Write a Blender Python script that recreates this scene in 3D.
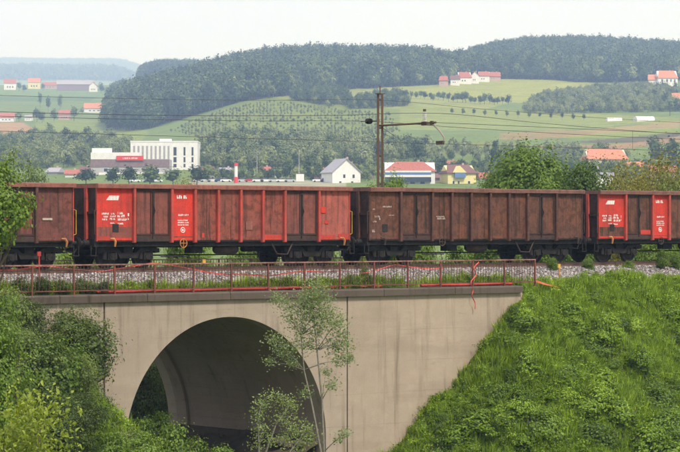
import bpy, math, random
import numpy as np
from mathutils import Vector, Matrix

for o in list(bpy.data.objects):
    bpy.data.objects.remove(o, do_unlink=True)
SC = bpy.context.scene
COL = SC.collection
R = math.radians
PI = math.pi
HAZE = 1.9e-4        # density of the air

# ------------------------------------------------------------------ camera
F = 2560.0            # focal length in pixels of a 680 px wide picture
TH = R(41.0)          # angle between the viewing direction and the normal of the track
ZC = 1.62             # eye height above the rail head
ST, CT = math.sin(TH), math.cos(TH)
cd = bpy.data.cameras.new('camera')
cam = bpy.data.objects.new('camera', cd)
COL.objects.link(cam)
cam.location = (0, 0, ZC)
cam.rotation_euler = (R(90), 0, -TH)
cd.sensor_width = 36.0
cd.lens = F / 680.0 * 36.0
cd.shift_y = 1.0 / 680.0
cd.clip_start = 0.5
cd.clip_end = 60000
SC.camera = cam

# ------------------------------------------------------------------ sky, sun, exposure
SUN_EL, SUN_AZ = R(52), R(-150)      # sun behind the camera, high, a little left
w = bpy.data.worlds.new('World')
SC.world = w
w.use_nodes = True
nt = w.node_tree
nt.nodes.clear()
wo = nt.nodes.new('ShaderNodeOutputWorld')
bg = nt.nodes.new('ShaderNodeBackground')
sky = nt.nodes.new('ShaderNodeTexSky')
sky.sky_type = 'NISHITA'
sky.sun_disc = False
sky.sun_elevation = SUN_EL
sky.sun_rotation = R(190)
sky.air_density = 1.0
sky.dust_density = 3.0
sky.ozone_density = 1.0
mxs = nt.nodes.new('ShaderNodeMix')
mxs.data_type = 'RGBA'
mxs.inputs[0].default_value = 0.9          # thin, even cloud over most of the sky
nt.links.new(sky.outputs[0], mxs.inputs[6])
cn = nt.nodes.new('ShaderNodeTexNoise'); cn.inputs['Scale'].default_value = 3.0; cn.inputs['Detail'].default_value = 5
cm_ = nt.nodes.new('ShaderNodeMapping'); cm_.inputs['Scale'].default_value = (1, 1, 4)
ct_ = nt.nodes.new('ShaderNodeTexCoord'); nt.links.new(ct_.outputs['Generated'], cm_.inputs[0]); nt.links.new(cm_.outputs[0], cn.inputs['Vector'])
cr_ = nt.nodes.new('ShaderNodeValToRGB'); nt.links.new(cn.outputs['Fac'], cr_.inputs[0])
cr_.color_ramp.elements[0].position = 0.3; cr_.color_ramp.elements[0].color = (7.0, 7.1, 9.3, 1)
cr_.color_ramp.elements[1].position = 0.7; cr_.color_ramp.elements[1].color = (7.9, 8.0, 10.0, 1)
nt.links.new(cr_.outputs[0], mxs.inputs[7])
nt.links.new(mxs.outputs[2], bg.inputs[0])
bg.inputs[1].default_value = 0.1
nt.links.new(bg.outputs[0], wo.inputs[0])

sl = bpy.data.lights.new('sun', 'SUN')
sun = bpy.data.objects.new('sun', sl)
COL.objects.link(sun)
sl.energy = 3.0
sl.angle = R(10)
sl.color = (1.0, 0.96, 0.9)
sd = Vector((math.sin(R(190)) * math.cos(SUN_EL), math.cos(R(190)) * math.cos(SUN_EL), math.sin(SUN_EL)))
sun.rotation_euler = sd.to_track_quat('Z', 'Y').to_euler()

SC.view_settings.view_transform = 'Standard'
SC.view_settings.look = 'None'
SC.view_settings.gamma = 1
SC.view_settings.exposure = 0.5
SC.view_settings.use_curve_mapping = False
SC.render.engine = 'CYCLES'
SC.cycles.use_denoising = True
SC.cycles.use_adaptive_sampling = True
SC.cycles.adaptive_threshold = 0.03
SC.cycles.adaptive_min_samples = 16
SC.cycles.max_bounces = 6
SC.cycles.diffuse_bounces = 4
SC.cycles.glossy_bounces = 2
SC.cycles.transmission_bounces = 3
SC.cycles.transparent_max_bounces = 4
SC.cycles.volume_bounces = 3
try:
    SC.cycles.volume_step_rate = 10
    SC.cycles.volume_max_steps = 64
except Exception:
    pass

# ------------------------------------------------------------------ helpers
def P(px, py, D):
    X = (px - 340.0) / F * D
    return Vector((D * ST + X * CT, D * CT - X * ST, ZC + (227.0 - py) / F * D))

def PY(px, py, y):
    """point of the vertical plane world-y = y seen at a pixel"""
    t = (px - 340.0) / F
    return P(px, py, y / (CT - t * ST))

def tag(o, label=None, cat=None, group=None, kind=None):
    if label: o['label'] = label
    if cat: o['category'] = cat
    if group: o['group'] = group
    if kind: o['kind'] = kind
    return o

def empty(name, loc=(0, 0, 0), rz=0.0):
    o = bpy.data.objects.new(name, None)
    COL.objects.link(o)
    o.location = loc
    o.rotation_euler = (0, 0, rz)
    o.empty_display_size = 0.3
    return o

def obj(name, me, mat=None, parent=None, loc=(0, 0, 0), rz=0.0, scale=None):
    o = bpy.data.objects.new(name, me)
    COL.objects.link(o)
    o.parent = parent
    o.location = loc
    o.rotation_euler = (0, 0, rz)
    if scale is not None:
        o.scale = scale if hasattr(scale, '__len__') else (scale, scale, scale)
    if mat is not None and not me.materials:
        me.materials.append(mat)
    return o

class MB:
    def __init__(self):
        self.v, self.f, self.m = [], [], []
        self.mi = 0
    def add(self, vs, fs):
        n = len(self.v)
        self.v.extend([tuple(p) for p in vs])
        for q in fs:
            self.f.append(tuple(i + n for i in q))
            self.m.append(self.mi)
        return self
    def box(self, x0, x1, y0, y1, z0, z1):
        vs = [(x0, y0, z0), (x1, y0, z0), (x1, y1, z0), (x0, y1, z0), (x0, y0, z1), (x1, y0, z1), (x1, y1, z1), (x0, y1, z1)]
        return self.add(vs, [(0, 3, 2, 1), (4, 5, 6, 7), (0, 1, 5, 4), (1, 2, 6, 5), (2, 3, 7, 6), (3, 0, 4, 7)])
    def bbox(self, x0, x1, y0, y1, z0, z1, b=0.02):
        """box whose front (-y) face has chamfered edges"""
        vs = [(x0, y1, z0), (x1, y1, z0), (x1, y1, z1), (x0, y1, z1), (x0, y0 + b, z0), (x1, y0 + b, z0), (x1, y0 + b, z1), (x0, y0 + b, z1),
              (x0 + b, y0, z0 + b), (x1 - b, y0, z0 + b), (x1 - b, y0, z1 - b), (x0 + b, y0, z1 - b)]
        fs = [(0, 3, 2, 1), (8, 9, 10, 11)]
        for i in range(4):
            j = (i + 1) % 4
            fs.append((i, j, 4 + j, 4 + i)); fs.append((4 + i, 4 + j, 8 + j, 8 + i))
        return self.add(vs, fs)
    def tube(self, pts, r, n=6, cap=True):
        pts = [Vector(p) for p in pts]
        rs = list(r) if hasattr(r, '__len__') else [r] * len(pts)
        vs, fs = [], []
        up = Vector((0, 0, 1))
        prev = None
        for i, p in enumerate(pts):
            d = (pts[min(i + 1, len(pts) - 1)] - pts[max(i - 1, 0)])
            if d.length < 1e-9: d = Vector((0, 0, 1))
            d.normalize()
            a = up if prev is None else prev
            if abs(d.dot(a)) > 0.97:
                a = Vector((1, 0, 0)) if abs(d.x) < 0.9 else Vector((0, 1, 0))
            s = d.cross(a).normalized()
            t = s.cross(d).normalized()
            prev = t
            for k in range(n):
                an = 2 * PI * k / n
                vs.append(p + s * (rs[i] * math.cos(an)) + t * (rs[i] * math.sin(an)))
        for i in range(len(pts) - 1):
            for k in range(n):
                k2 = (k + 1) % n
                fs.append((i * n + k, i * n + k2, (i + 1) * n + k2, (i + 1) * n + k))
        if cap:
            fs.append(tuple(reversed(range(n))))
            fs.append(tuple(range((len(pts) - 1) * n, len(pts) * n)))
        return self.add(vs, fs)
    def lathe_y(self, cx, cz, prof, n=20):
        """revolve (y, r) pairs about an axis parallel to y"""
        vs, fs = [], []
        for (y, r) in prof:
            for k in range(n):
                a = 2 * PI * k / n
                vs.append((cx + r * math.cos(a), y, cz + r * math.sin(a)))
        for i in range(len(prof) - 1):
            for k in range(n):
                k2 = (k + 1) % n
                fs.append((i * n + k, i * n + k2, (i + 1) * n + k2, (i + 1) * n + k))
        fs.append(tuple(range(n)))
        fs.append(tuple(reversed(range((len(prof) - 1) * n, len(prof) * n))))
        return self.add(vs, fs)
    def lathe_x(self, cy, cz, prof, n=16):
        vs, fs = [], []
        for (x, r) in prof:
            for k in range(n):
                a = 2 * PI * k / n
                vs.append((x, cy + r * math.cos(a), cz + r * math.sin(a)))
        for i in range(len(prof) - 1):
            for k in range(n):
                k2 = (k + 1) % n
                fs.append((i * n + k, i * n + k2, (i + 1) * n + k2, (i + 1) * n + k))
        fs.append(tuple(range(n)))
        fs.append(tuple(reversed(range((len(prof) - 1) * n, len(prof) * n))))
        return self.add(vs, fs)
    def prism_y(self, poly, y0, y1):
        """extrude an xz polygon along y"""
        n = len(poly)
        vs = [(x, y0, z) for x, z in poly] + [(x, y1, z) for x, z in poly]
        fs = [tuple(range(n)), tuple(reversed(range(n, 2 * n)))]
        for i in range(n):
            j = (i + 1) % n
            fs.append((i, n + i, n + j, j))
        return self.add(vs, fs)
    def prism_x(self, poly, x0, x1):
        n = len(poly)
        vs = [(x0, y, z) for y, z in poly] + [(x1, y, z) for y, z in poly]
        fs = [tuple(reversed(range(n))), tuple(range(n, 2 * n))]
        for i in range(n):
            j = (i + 1) % n
            fs.append((i, j, n + j, n + i))
        return self.add(vs, fs)
    def mesh(self, name, mats=None, smooth=False):
        me = bpy.data.meshes.new(name)
        me.from_pydata(self.v, [], self.f)
        if mats:
            for m in (mats if isinstance(mats, (list, tuple)) else [mats]):
                me.materials.append(m)
            if isinstance(mats, (list, tuple)) and len(mats) > 1:
                me.polygons.foreach_set('material_index', self.m)
        if smooth:
            me.polygons.foreach_set('use_smooth', [True] * len(me.polygons))
        me.update()
        return me
    def build(self, name, mat=None, parent=None, smooth=False, loc=(0, 0, 0), rz=0.0):
        return obj(name, self.mesh(name, mat, smooth), None, parent, loc, rz)

def np_mesh(name, V, Q, mats=None, midx=None, smooth=False):
    """quick mesh from arrays; Q is (n,4) or (n,3)"""
    me = bpy.data.meshes.new(name)
    V = np.ascontiguousarray(V, dtype=np.float32)
    Q = np.ascontiguousarray(Q, dtype=np.int32)
    k = Q.shape[1]
    me.vertices.add(len(V))
    me.vertices.foreach_set('co', V.ravel())
    me.loops.add(Q.size)
    me.loops.foreach_set('vertex_index', Q.ravel())
    me.polygons.add(len(Q))
    me.polygons.foreach_set('loop_start', np.arange(0, Q.size, k, dtype=np.int32))
    if mats:
        for m in (mats if isinstance(mats, (list, tuple)) else [mats]):
            me.materials.append(m)
    if midx is not None:
        me.polygons.foreach_set('material_index', np.ascontiguousarray(midx, dtype=np.int32))
    if smooth:
        me.polygons.foreach_set('use_smooth', np.ones(len(Q), dtype=bool))
    me.update(calc_edges=True)
    return me

# ------------------------------------------------------------------ materials
def new_mat(name):
    m = bpy.data.materials.new(name)
    m.use_nodes = True
    n = m.node_tree.nodes
    return m, n, m.node_tree.links, n['Principled BSDF']

def setspec(b, v):
    for k in ('Specular IOR Level', 'Specular'):
        if k in b.inputs:
            b.inputs[k].default_value = v
            return

def noise(n, l, vec, scale, detail=5.0, rough=0.6, dist=0.0):
    t = n.new('ShaderNodeTexNoise')
    t.inputs['Scale'].default_value = scale
    t.inputs['Detail'].default_value = detail
    t.inputs['Roughness'].default_value = rough
    t.inputs['Distortion'].default_value = dist
    if vec is not None: l.new(vec, t.inputs['Vector'])
    return t.outputs['Fac']

def ramp(n, l, fac, stops):
    r = n.new('ShaderNodeValToRGB')
    e = r.color_ramp.elements
    while len(e) < len(stops): e.new(0.5)
    for i, (p, c) in enumerate(stops):
        e[i].position = p
        e[i].color = (*c, 1) if len(c) == 3 else c
    l.new(fac, r.inputs[0])
    return r.outputs[0]

def mix(n, l, fac, a, b, mode='MIX'):
    m = n.new('ShaderNodeMix')
    m.data_type = 'RGBA'
    m.blend_type = mode
    for sock, val in ((m.inputs[0], fac), (m.inputs[6], a), (m.inputs[7], b)):
        if isinstance(val, (int, float)): sock.default_value = val
        elif isinstance(val, (tuple, list)): sock.default_value = (*val, 1) if len(val) == 3 else val
        else: l.new(val, sock)
    return m.outputs[2]

def mapping(n, l, scale=(1, 1, 1), kind='Object', loc=(0, 0, 0)):
    tc = n.new('ShaderNodeTexCoord')
    mp = n.new('ShaderNodeMapping')
    mp.inputs['Scale'].default_value = scale
    mp.inputs['Location'].default_value = loc
    l.new(tc.outputs[kind], mp.inputs['Vector'])
    return mp.outputs[0]

def bump(n, l, b, h, strength=0.3, dist=0.02):
    bp = n.new('ShaderNodeBump')
    bp.inputs['Strength'].default_value = strength
    bp.inputs['Distance'].default_value = dist
    l.new(h, bp.inputs['Height'])
    l.new(bp.outputs[0], b.inputs['Normal'])

def plain(name, c, rough=0.7, var=0.25, scale=3.0, metal=0.0, spec=0.3):
    m, n, l, b = new_mat(name)
    v = mapping(n, l)
    f = noise(n, l, v, scale, 6)
    d = tuple(x * (1 - var) for x in c)
    u = tuple(min(1, x * (1 + var)) for x in c)
    l.new(ramp(n, l, f, [(0.3, d), (0.7, u)]), b.inputs['Base Color'])
    b.inputs['Roughness'].default_value = rough
    b.inputs['Metallic'].default_value = metal
    setspec(b, spec)
    return m

def paint(name, c, rust, grime, rust_amt=0.5, seed=0.0, streak=0.5):
    """old wagon paint: fading, rust patches, vertical dirt streaks"""
    m, n, l, b = new_mat(name)
    tc = n.new('ShaderNodeTexCoord')
    oi = n.new('ShaderNodeObjectInfo')
    addv = n.new('ShaderNodeVectorMath'); addv.operation = 'ADD'
    sc = n.new('ShaderNodeVectorMath'); sc.operation = 'SCALE'
    cmb = n.new('ShaderNodeCombineXYZ')
    for i in range(3): l.new(oi.outputs['Random'], cmb.inputs[i])
    l.new(cmb.outputs[0], sc.inputs[0]); sc.inputs['Scale'].default_value = 31.0 + seed
    l.new(tc.outputs['Object'], addv.inputs[0]); l.new(sc.outputs[0], addv.inputs[1])
    vec = addv.outputs[0]
    mp = n.new('ShaderNodeMapping'); mp.inputs['Scale'].default_value = (6, 6, 0.3)
    l.new(vec, mp.inputs['Vector'])
    big = noise(n, l, vec, 0.8, 7, 0.7)
    mid = noise(n, l, vec, 3.2, 8, 0.7, 0.4)
    fine = noise(n, l, vec, 22.0, 4, 0.6)
    st = noise(n, l, mp.outputs[0], 1.0, 6, 0.7)
    lo = 0.62 - 0.25 * rust_amt
    base = mix(n, l, ramp(n, l, big, [(0.38, (0, 0, 0)), (0.64, (1, 1, 1))]), tuple(min(1, 1.12 * x) for x in c), tuple(0.62 * x + 0.025 for x in c))
    a = mix(n, l, ramp(n, l, mid, [(lo, (0, 0, 0)), (lo + 0.13, (1, 1, 1))]), base, rust)
    a2 = mix(n, l, ramp(n, l, st, [(0.5, (0, 0, 0)), (0.66, (streak, streak, streak))]), a, grime)
    f2 = ramp(n, l, fine, [(0.25, (0.72, 0.72, 0.72)), (0.8, (1.15, 1.15, 1.15))])
    fin = mix(n, l, 1.0, a2, f2, 'MULTIPLY')
    l.new(fin, b.inputs['Base Color'])
    b.inputs['Roughness'].default_value = 0.72
    setspec(b, 0.25)
    bump(n, l, b, mid, 0.25, 0.02)
    return m

def leaf_mat(name, stops, trans=0.3, island=0.5, each=0.44, rough=0.55):
    m, n, l, b = new_mat(name)
    g = n.new('ShaderNodeNewGeometry')
    oi = n.new('ShaderNodeObjectInfo')
    tc = n.new('ShaderNodeTexCoord')
    nz = noise(n, l, tc.outputs['Object'], 0.9, 3)
    ad = n.new('ShaderNodeMath'); ad.operation = 'MULTIPLY_ADD'
    l.new(g.outputs['Random Per Island'], ad.inputs[0]); ad.inputs[1].default_value = island
    m2 = n.new('ShaderNodeMath'); m2.operation = 'MULTIPLY'; l.new(nz, m2.inputs[0]); m2.inputs[1].default_value = 1.0 - island
    l.new(m2.outputs[0], ad.inputs[2])
    a3 = n.new('ShaderNodeMath'); a3.operation = 'MULTIPLY_ADD'
    l.new(oi.outputs['Random'], a3.inputs[0]); a3.inputs[1].default_value = each
    sb = n.new('ShaderNodeMath'); sb.operation = 'SUBTRACT'; l.new(ad.outputs[0], sb.inputs[0]); sb.inputs[1].default_value = each / 2
    l.new(sb.outputs[0], a3.inputs[2])
    c = ramp(n, l, a3.outputs[0], stops)
    l.new(c, b.inputs['Base Color'])
    b.inputs['Roughness'].default_value = rough
    setspec(b, 0.25)
    if trans > 0:
        t = n.new('ShaderNodeBsdfTranslucent')
        l.new(mix(n, l, 1.0, c, (1.25, 1.2, 0.6), 'MULTIPLY'), t.inputs['Color'])
        ms = n.new('ShaderNodeMixShader')
        ms.inputs[0].default_value = trans
        l.new(b.outputs[0], ms.inputs[1]); l.new(t.outputs[0], ms.inputs[2])
        l.new(ms.outputs[0], n['Material Output'].inputs[0])
    return m

def concrete(name, c, stain, dark=0.5, seed=0):
    m, n, l, b = new_mat(name)
    v = mapping(n, l, loc=(seed, seed, seed))
    vs = mapping(n, l, (2.2, 2.2, 0.16), loc=(seed, 0, 0))
    vh = mapping(n, l, (0.15, 0.15, 1.3), loc=(seed, 0, 3))
    big = noise(n, l, v, 0.35, 6, 0.6)
    mid = noise(n, l, v, 2.5, 8, 0.7)
    st = noise(n, l, vs, 1.0, 6, 0.65, 0.3)
    hz = noise(n, l, vh, 1.0, 4, 0.6)
    base = ramp(n, l, big, [(0.3, tuple(x * 0.84 for x in c)), (0.7, tuple(x * 1.1 for x in c))])
    a = mix(n, l, ramp(n, l, mid, [(0.35, (0, 0, 0)), (0.75, (0.45, 0.45, 0.45))]), base, tuple(x * 0.72 for x in c))
    a = mix(n, l, ramp(n, l, hz, [(0.56, (0, 0, 0)), (0.66, (0.35, 0.35, 0.35))]), a, tuple(x * 0.7 for x in c))
    a = mix(n, l, ramp(n, l, st, [(0.55, (0, 0, 0)), (0.75, (dark, dark, dark))]), a, stain)
    bl = noise(n, l, mapping(n, l, (0.5, 0.5, 2.2), loc=(seed + 5, 2, 1)), 1.3, 7, 0.7, 0.5)
    a = mix(n, l, ramp(n, l, bl, [(0.6, (0, 0, 0)), (0.72, (0.5, 0.5, 0.5))]), a, (stain[0] * 1.5, stain[1] * 1.35, stain[2] * 1.1))
    # casting seams about every 1.25 m, broken up by wear, and water runs from under the coping
    sp = n.new('ShaderNodeSeparateXYZ'); tcx = n.new('ShaderNodeTexCoord'); l.new(tcx.outputs['Object'], sp.inputs[0])
    wv = n.new('ShaderNodeMath'); wv.operation = 'MULTIPLY_ADD'; l.new(sp.outputs['Z'], wv.inputs[0]); wv.inputs[1].default_value = 0.8
    wob = n.new('ShaderNodeMath'); wob.operation = 'MULTIPLY'; l.new(mid, wob.inputs[0]); wob.inputs[1].default_value = 0.05; l.new(wob.outputs[0], wv.inputs[2])
    frc = n.new('ShaderNodeMath'); frc.operation = 'FRACT'; l.new(wv.outputs[0], frc.inputs[0])
    sm = mix(n, l, 1.0, ramp(n, l, frc.outputs[0], [(0.0, (1, 1, 1)), (0.022, (0, 0, 0))]), ramp(n, l, big, [(0.42, (0, 0, 0)), (0.6, (0.5, 0.5, 0.5))]), 'MULTIPLY')
    a = mix(n, l, sm, a, stain)
    mr = n.new('ShaderNodeMapRange'); l.new(sp.outputs['Z'], mr.inputs[0])
    mr.inputs[1].default_value = -4.2; mr.inputs[2].default_value = -1.15; mr.inputs[3].default_value = 0.0; mr.inputs[4].default_value = 1.0
    wr = noise(n, l, mapping(n, l, (2.2, 2.2, 0.10), loc=(seed + 9, 0, 0)), 1.0, 9, 0.75, 0.5)
    run = mix(n, l, 1.0, ramp(n, l, wr, [(0.54, (0, 0, 0)), (0.74, (0.7, 0.7, 0.7))]), mr.outputs[0], 'MULTIPLY')
    a = mix(n, l, run, a, tuple(x * 0.8 for x in stain))
    gr = noise(n, l, v, 30, 3, 0.6)
    a = mix(n, l, 1.0, a, ramp(n, l, gr, [(0.25, (0.86, 0.86, 0.86)), (0.75, (1.1, 1.1, 1.1))]), 'MULTIPLY')
    l.new(a, b.inputs['Base Color'])
    b.inputs['Roughness'].default_value = 0.9
    setspec(b, 0.15)
    bump(n, l, b, mid, 0.35, 0.02)
    return m

M = {}
M['concrete'] = concrete('concrete', (0.395, 0.318, 0.245), (0.13, 0.1, 0.075), 0.7)
M['concrete_warm'] = concrete('concrete_warm', (0.415, 0.33, 0.25), (0.165, 0.122, 0.086), 0.7, 7)
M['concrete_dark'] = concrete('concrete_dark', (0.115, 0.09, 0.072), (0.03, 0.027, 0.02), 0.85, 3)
M['concrete_vault'] = concrete('concrete_vault', (0.33, 0.255, 0.2), (0.12, 0.09, 0.068), 0.6, 11)
M['rust_dark'] = plain('rust_dark', (0.075, 0.05, 0.038), 0.85, 0.5, 4)
M['undercarriage'] = plain('undercarriage', (0.022, 0.019, 0.017), 0.8, 0.5, 5)
M['tank'] = plain('tank', (0.06, 0.04, 0.033), 0.75, 0.4, 4)
M['wheel'] = plain('wheel_steel', (0.04, 0.034, 0.03), 0.6, 0.5, 8, 0.3)
M['railing_red'] = paint('railing_red', (0.22, 0.065, 0.048), (0.13, 0.055, 0.04), (0.07, 0.04, 0.03), 0.6, 5)
M['railing_pale'] = paint('railing_pale', (0.36, 0.17, 0.14), (0.2, 0.075, 0.05), (0.1, 0.06, 0.05), 0.55, 6)
M['baluster'] = paint('baluster_paint', (0.16, 0.07, 0.055), (0.11, 0.05, 0.035), (0.06, 0.04, 0.03), 0.6, 9)
M['mast'] = paint('mast_rust', (0.13, 0.085, 0.055), (0.15, 0.065, 0.035), (0.05, 0.038, 0.03), 0.5, 8)
M['mast_zinc'] = plain('mast_zinc', (0.28, 0.24, 0.2), 0.6, 0.3, 6)
M['wire'] = plain('wire_metal', (0.06, 0.055, 0.055), 0.6, 0.2, 4)
M['black'] = plain('black_rubber', (0.012, 0.012, 0.013), 0.6, 0.3, 6)
M['porcelain'] = plain('porcelain', (0.55, 0.53, 0.5), 0.35, 0.2, 8)
M['red_pipe'] = plain('red_pipe', (0.42, 0.045, 0.035), 0.55, 0.25, 5)
M['red_tape'] = plain('red_tape', (0.62, 0.075, 0.06), 0.55, 0.3, 6)
M['orange_net'] = plain('orange_net', (0.55, 0.12, 0.06), 0.6, 0.2, 6)
M['yellow'] = plain('yellow_paint', (0.62, 0.36, 0.05), 0.6, 0.3, 6)
M['orange'] = plain('orange_paint', (0.5, 0.2, 0.06), 0.6, 0.35, 6)
M['white_paint'] = plain('white_lettering', (0.78, 0.72, 0.68), 0.6, 0.12, 20)
M['white_faded'] = plain('white_faded', (0.45, 0.36, 0.3), 0.7, 0.3, 12)
M['steel_rail'] = plain('steel_rail', (0.16, 0.10, 0.075), 0.55, 0.3, 6, 0.4)
M['sleeper'] = plain('sleeper_concrete', (0.27, 0.24, 0.21), 0.9, 0.3, 4)
M['bark'] = plain('bark', (0.10, 0.075, 0.055), 0.9, 0.4, 7)
M['bark_pale'] = plain('bark_pale', (0.20, 0.18, 0.14), 0.85, 0.3, 9)
M['soil'] = plain('soil', (0.07, 0.055, 0.035), 0.95, 0.4, 1.5)
# stones of the ballast: each a shade of its own
def stone_mat():
    m, n, l, b = new_mat('ballast_stone')
    oi = n.new('ShaderNodeObjectInfo')
    v = mapping(n, l)
    f = noise(n, l, v, 14, 3)
    c = ramp(n, l, oi.outputs['Random'], [(0.0, (0.07, 0.06, 0.055)), (0.4, (0.20, 0.175, 0.16)), (0.8, (0.36, 0.325, 0.30)), (1.0, (0.55, 0.51, 0.48))])
    l.new(mix(n, l, 1.0, c, ramp(n, l, f, [(0.3, (0.8, 0.8, 0.8)), (0.7, (1.1, 1.1, 1.1))]), 'MULTIPLY'), b.inputs['Base Color'])
    b.inputs['Roughness'].default_value = 0.9
    return m
M['stone'] = stone_mat()
def gravel_mat():
    m, n, l, b = new_mat('ballast_bed')
    v = mapping(n, l)
    t = n.new('ShaderNodeTexVoronoi'); t.inputs['Scale'].default_value = 14
    l.new(v, t.inputs['Vector'])
    f = noise(n, l, v, 0.5, 5)
    c = ramp(n, l, t.outputs['Color'], [(0.1, (0.12, 0.105, 0.095)), (0.6, (0.38, 0.35, 0.32)), (0.9, (0.55, 0.52, 0.49))])
    l.new(mix(n, l, f, c, tuple(x * 0.9 for x in (0.3, 0.26, 0.22))), b.inputs['Base Color'])
    b.inputs['Roughness'].default_value = 0.95
    bump(n, l, b, t.outputs['Distance'], 0.8, 0.05)
    return m
M['gravel'] = gravel_mat()

# foliage (real leaf colours, dark to light)
M['leaf_shrub'] = leaf_mat('leaf_shrub', [(0.1, (0.04, 0.065, 0.016)), (0.45, (0.115, 0.165, 0.04)), (0.9, (0.25, 0.31, 0.085))], 0.4)
M['leaf_dark'] = leaf_mat('leaf_dark', [(0.1, (0.03, 0.05, 0.012)), (0.5, (0.08, 0.125, 0.025)), (0.9, (0.17, 0.235, 0.05))], 0.4)
M['leaf_lime'] = leaf_mat('leaf_lime', [(0.1, (0.06, 0.095, 0.012)), (0.45, (0.17, 0.23, 0.03)), (0.9, (0.33, 0.39, 0.07))], 0.4)
M['leaf_fresh'] = leaf_mat('leaf_fresh', [(0.1, (0.045, 0.08, 0.012)), (0.45, (0.125, 0.205, 0.03)), (0.9, (0.26, 0.37, 0.065))], 0.4)
M['leaf_grey'] = leaf_mat('leaf_grey', [(0.1, (0.10, 0.14, 0.06)), (0.45, (0.20, 0.26, 0.11)), (0.9, (0.34, 0.41, 0.19))], 0.42)
M['leaf_olive'] = leaf_mat('leaf_olive', [(0.1, (0.07, 0.08, 0.018)), (0.45, (0.19, 0.185, 0.04)), (0.9, (0.36, 0.30, 0.07))], 0.4)
M['leaf_far'] = leaf_mat('leaf_far', [(0.1, (0.015, 0.034, 0.010)), (0.45, (0.045, 0.082, 0.022)), (0.7, (0.085, 0.13, 0.035)), (0.95, (0.16, 0.20, 0.055))], 0.15, 0.3, 0.7)
M['leaf_farlight'] = leaf_mat('leaf_farlight', [(0.1, (0.06, 0.09, 0.025)), (0.5, (0.15, 0.195, 0.055)), (0.9, (0.30, 0.33, 0.10))], 0.15, 0.3, 0.6)
M['leaf_farpale'] = leaf_mat('leaf_farpale', [(0.1, (0.09, 0.115, 0.045)), (0.5, (0.19, 0.225, 0.085)), (0.9, (0.32, 0.35, 0.14))], 0.15, 0.3, 0.6)
M['grass'] = leaf_mat('grass_blade', [(0.1, (0.07, 0.11, 0.012)), (0.45, (0.21, 0.325, 0.03)), (0.9, (0.46, 0.60, 0.075))], 0.42)
M['weed'] = leaf_mat('weed_leaf', [(0.1, (0.05, 0.085, 0.01)), (0.45, (0.165, 0.27, 0.028)), (0.9, (0.38, 0.51, 0.065))], 0.42)

# houses
def wallm(name, c): return plain(name, c, 0.85, 0.07, 0.6)
M['h_white'] = wallm('render_white', (0.74, 0.72, 0.70))
M['h_cream'] = wallm('render_cream', (0.62, 0.55, 0.40))
M['h_yellow'] = wallm('render_yellow', (0.72, 0.62, 0.28))
M['h_grey'] = wallm('render_grey', (0.42, 0.40, 0.40))
M['h_pink'] = wallm('render_pink', (0.48, 0.32, 0.28))
M['h_blue'] = wallm('awning_blue', (0.12, 0.19, 0.36))
M['roof_red'] = plain('roof_red', (0.36, 0.12, 0.085), 0.85, 0.3, 2)
M['roof_orange'] = plain('roof_orange', (0.50, 0.20, 0.11), 0.85, 0.3, 2)
M['roof_brown'] = plain('roof_brown', (0.17, 0.085, 0.075), 0.85, 0.3, 2)
M['roof_grey'] = plain('roof_grey', (0.33, 0.31, 0.33), 0.7, 0.2, 2)
M['h_purple'] = plain('cladding_mauve', (0.22, 0.15, 0.16), 0.8, 0.2, 1)
M['sign_red'] = plain('sign_red', (0.65, 0.05, 0.05), 0.6, 0.1, 2)
M['asphalt'] = plain('asphalt', (0.06, 0.06, 0.06), 0.9, 0.2, 1)
def glass_mat():
    m, n, l, b = new_mat('window_glass')
    b.inputs['Base Color'].default_value = (0.03, 0.04, 0.06, 1)
    b.inputs['Roughness'].default_value = 0.12
    setspec(b, 0.6)
    return m
M['glass'] = glass_mat()
def car_paint(name, c):
    m, n, l, b = new_mat(name)
    v = mapping(n, l)
    l.new(ramp(n, l, noise(n, l, v, 2.0), [(0.3, tuple(x * 0.93 for x in c)), (0.7, c)]), b.inputs['Base Color'])
    b.inputs['Roughness'].default_value = 0.28
    setspec(b, 0.5)
    return m
CARP = {'white': car_paint('car_white', (0.8, 0.8, 0.8)), 'silver': car_paint('car_silver', (0.5, 0.51, 0.53)),
        'dark blue': car_paint('car_blue', (0.03, 0.05, 0.14)), 'red': car_paint('car_red', (0.45, 0.03, 0.03)),
        'black': car_paint('car_black', (0.02, 0.02, 0.022))}
# ================================================================== GROUND
GZ = -9.3
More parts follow.
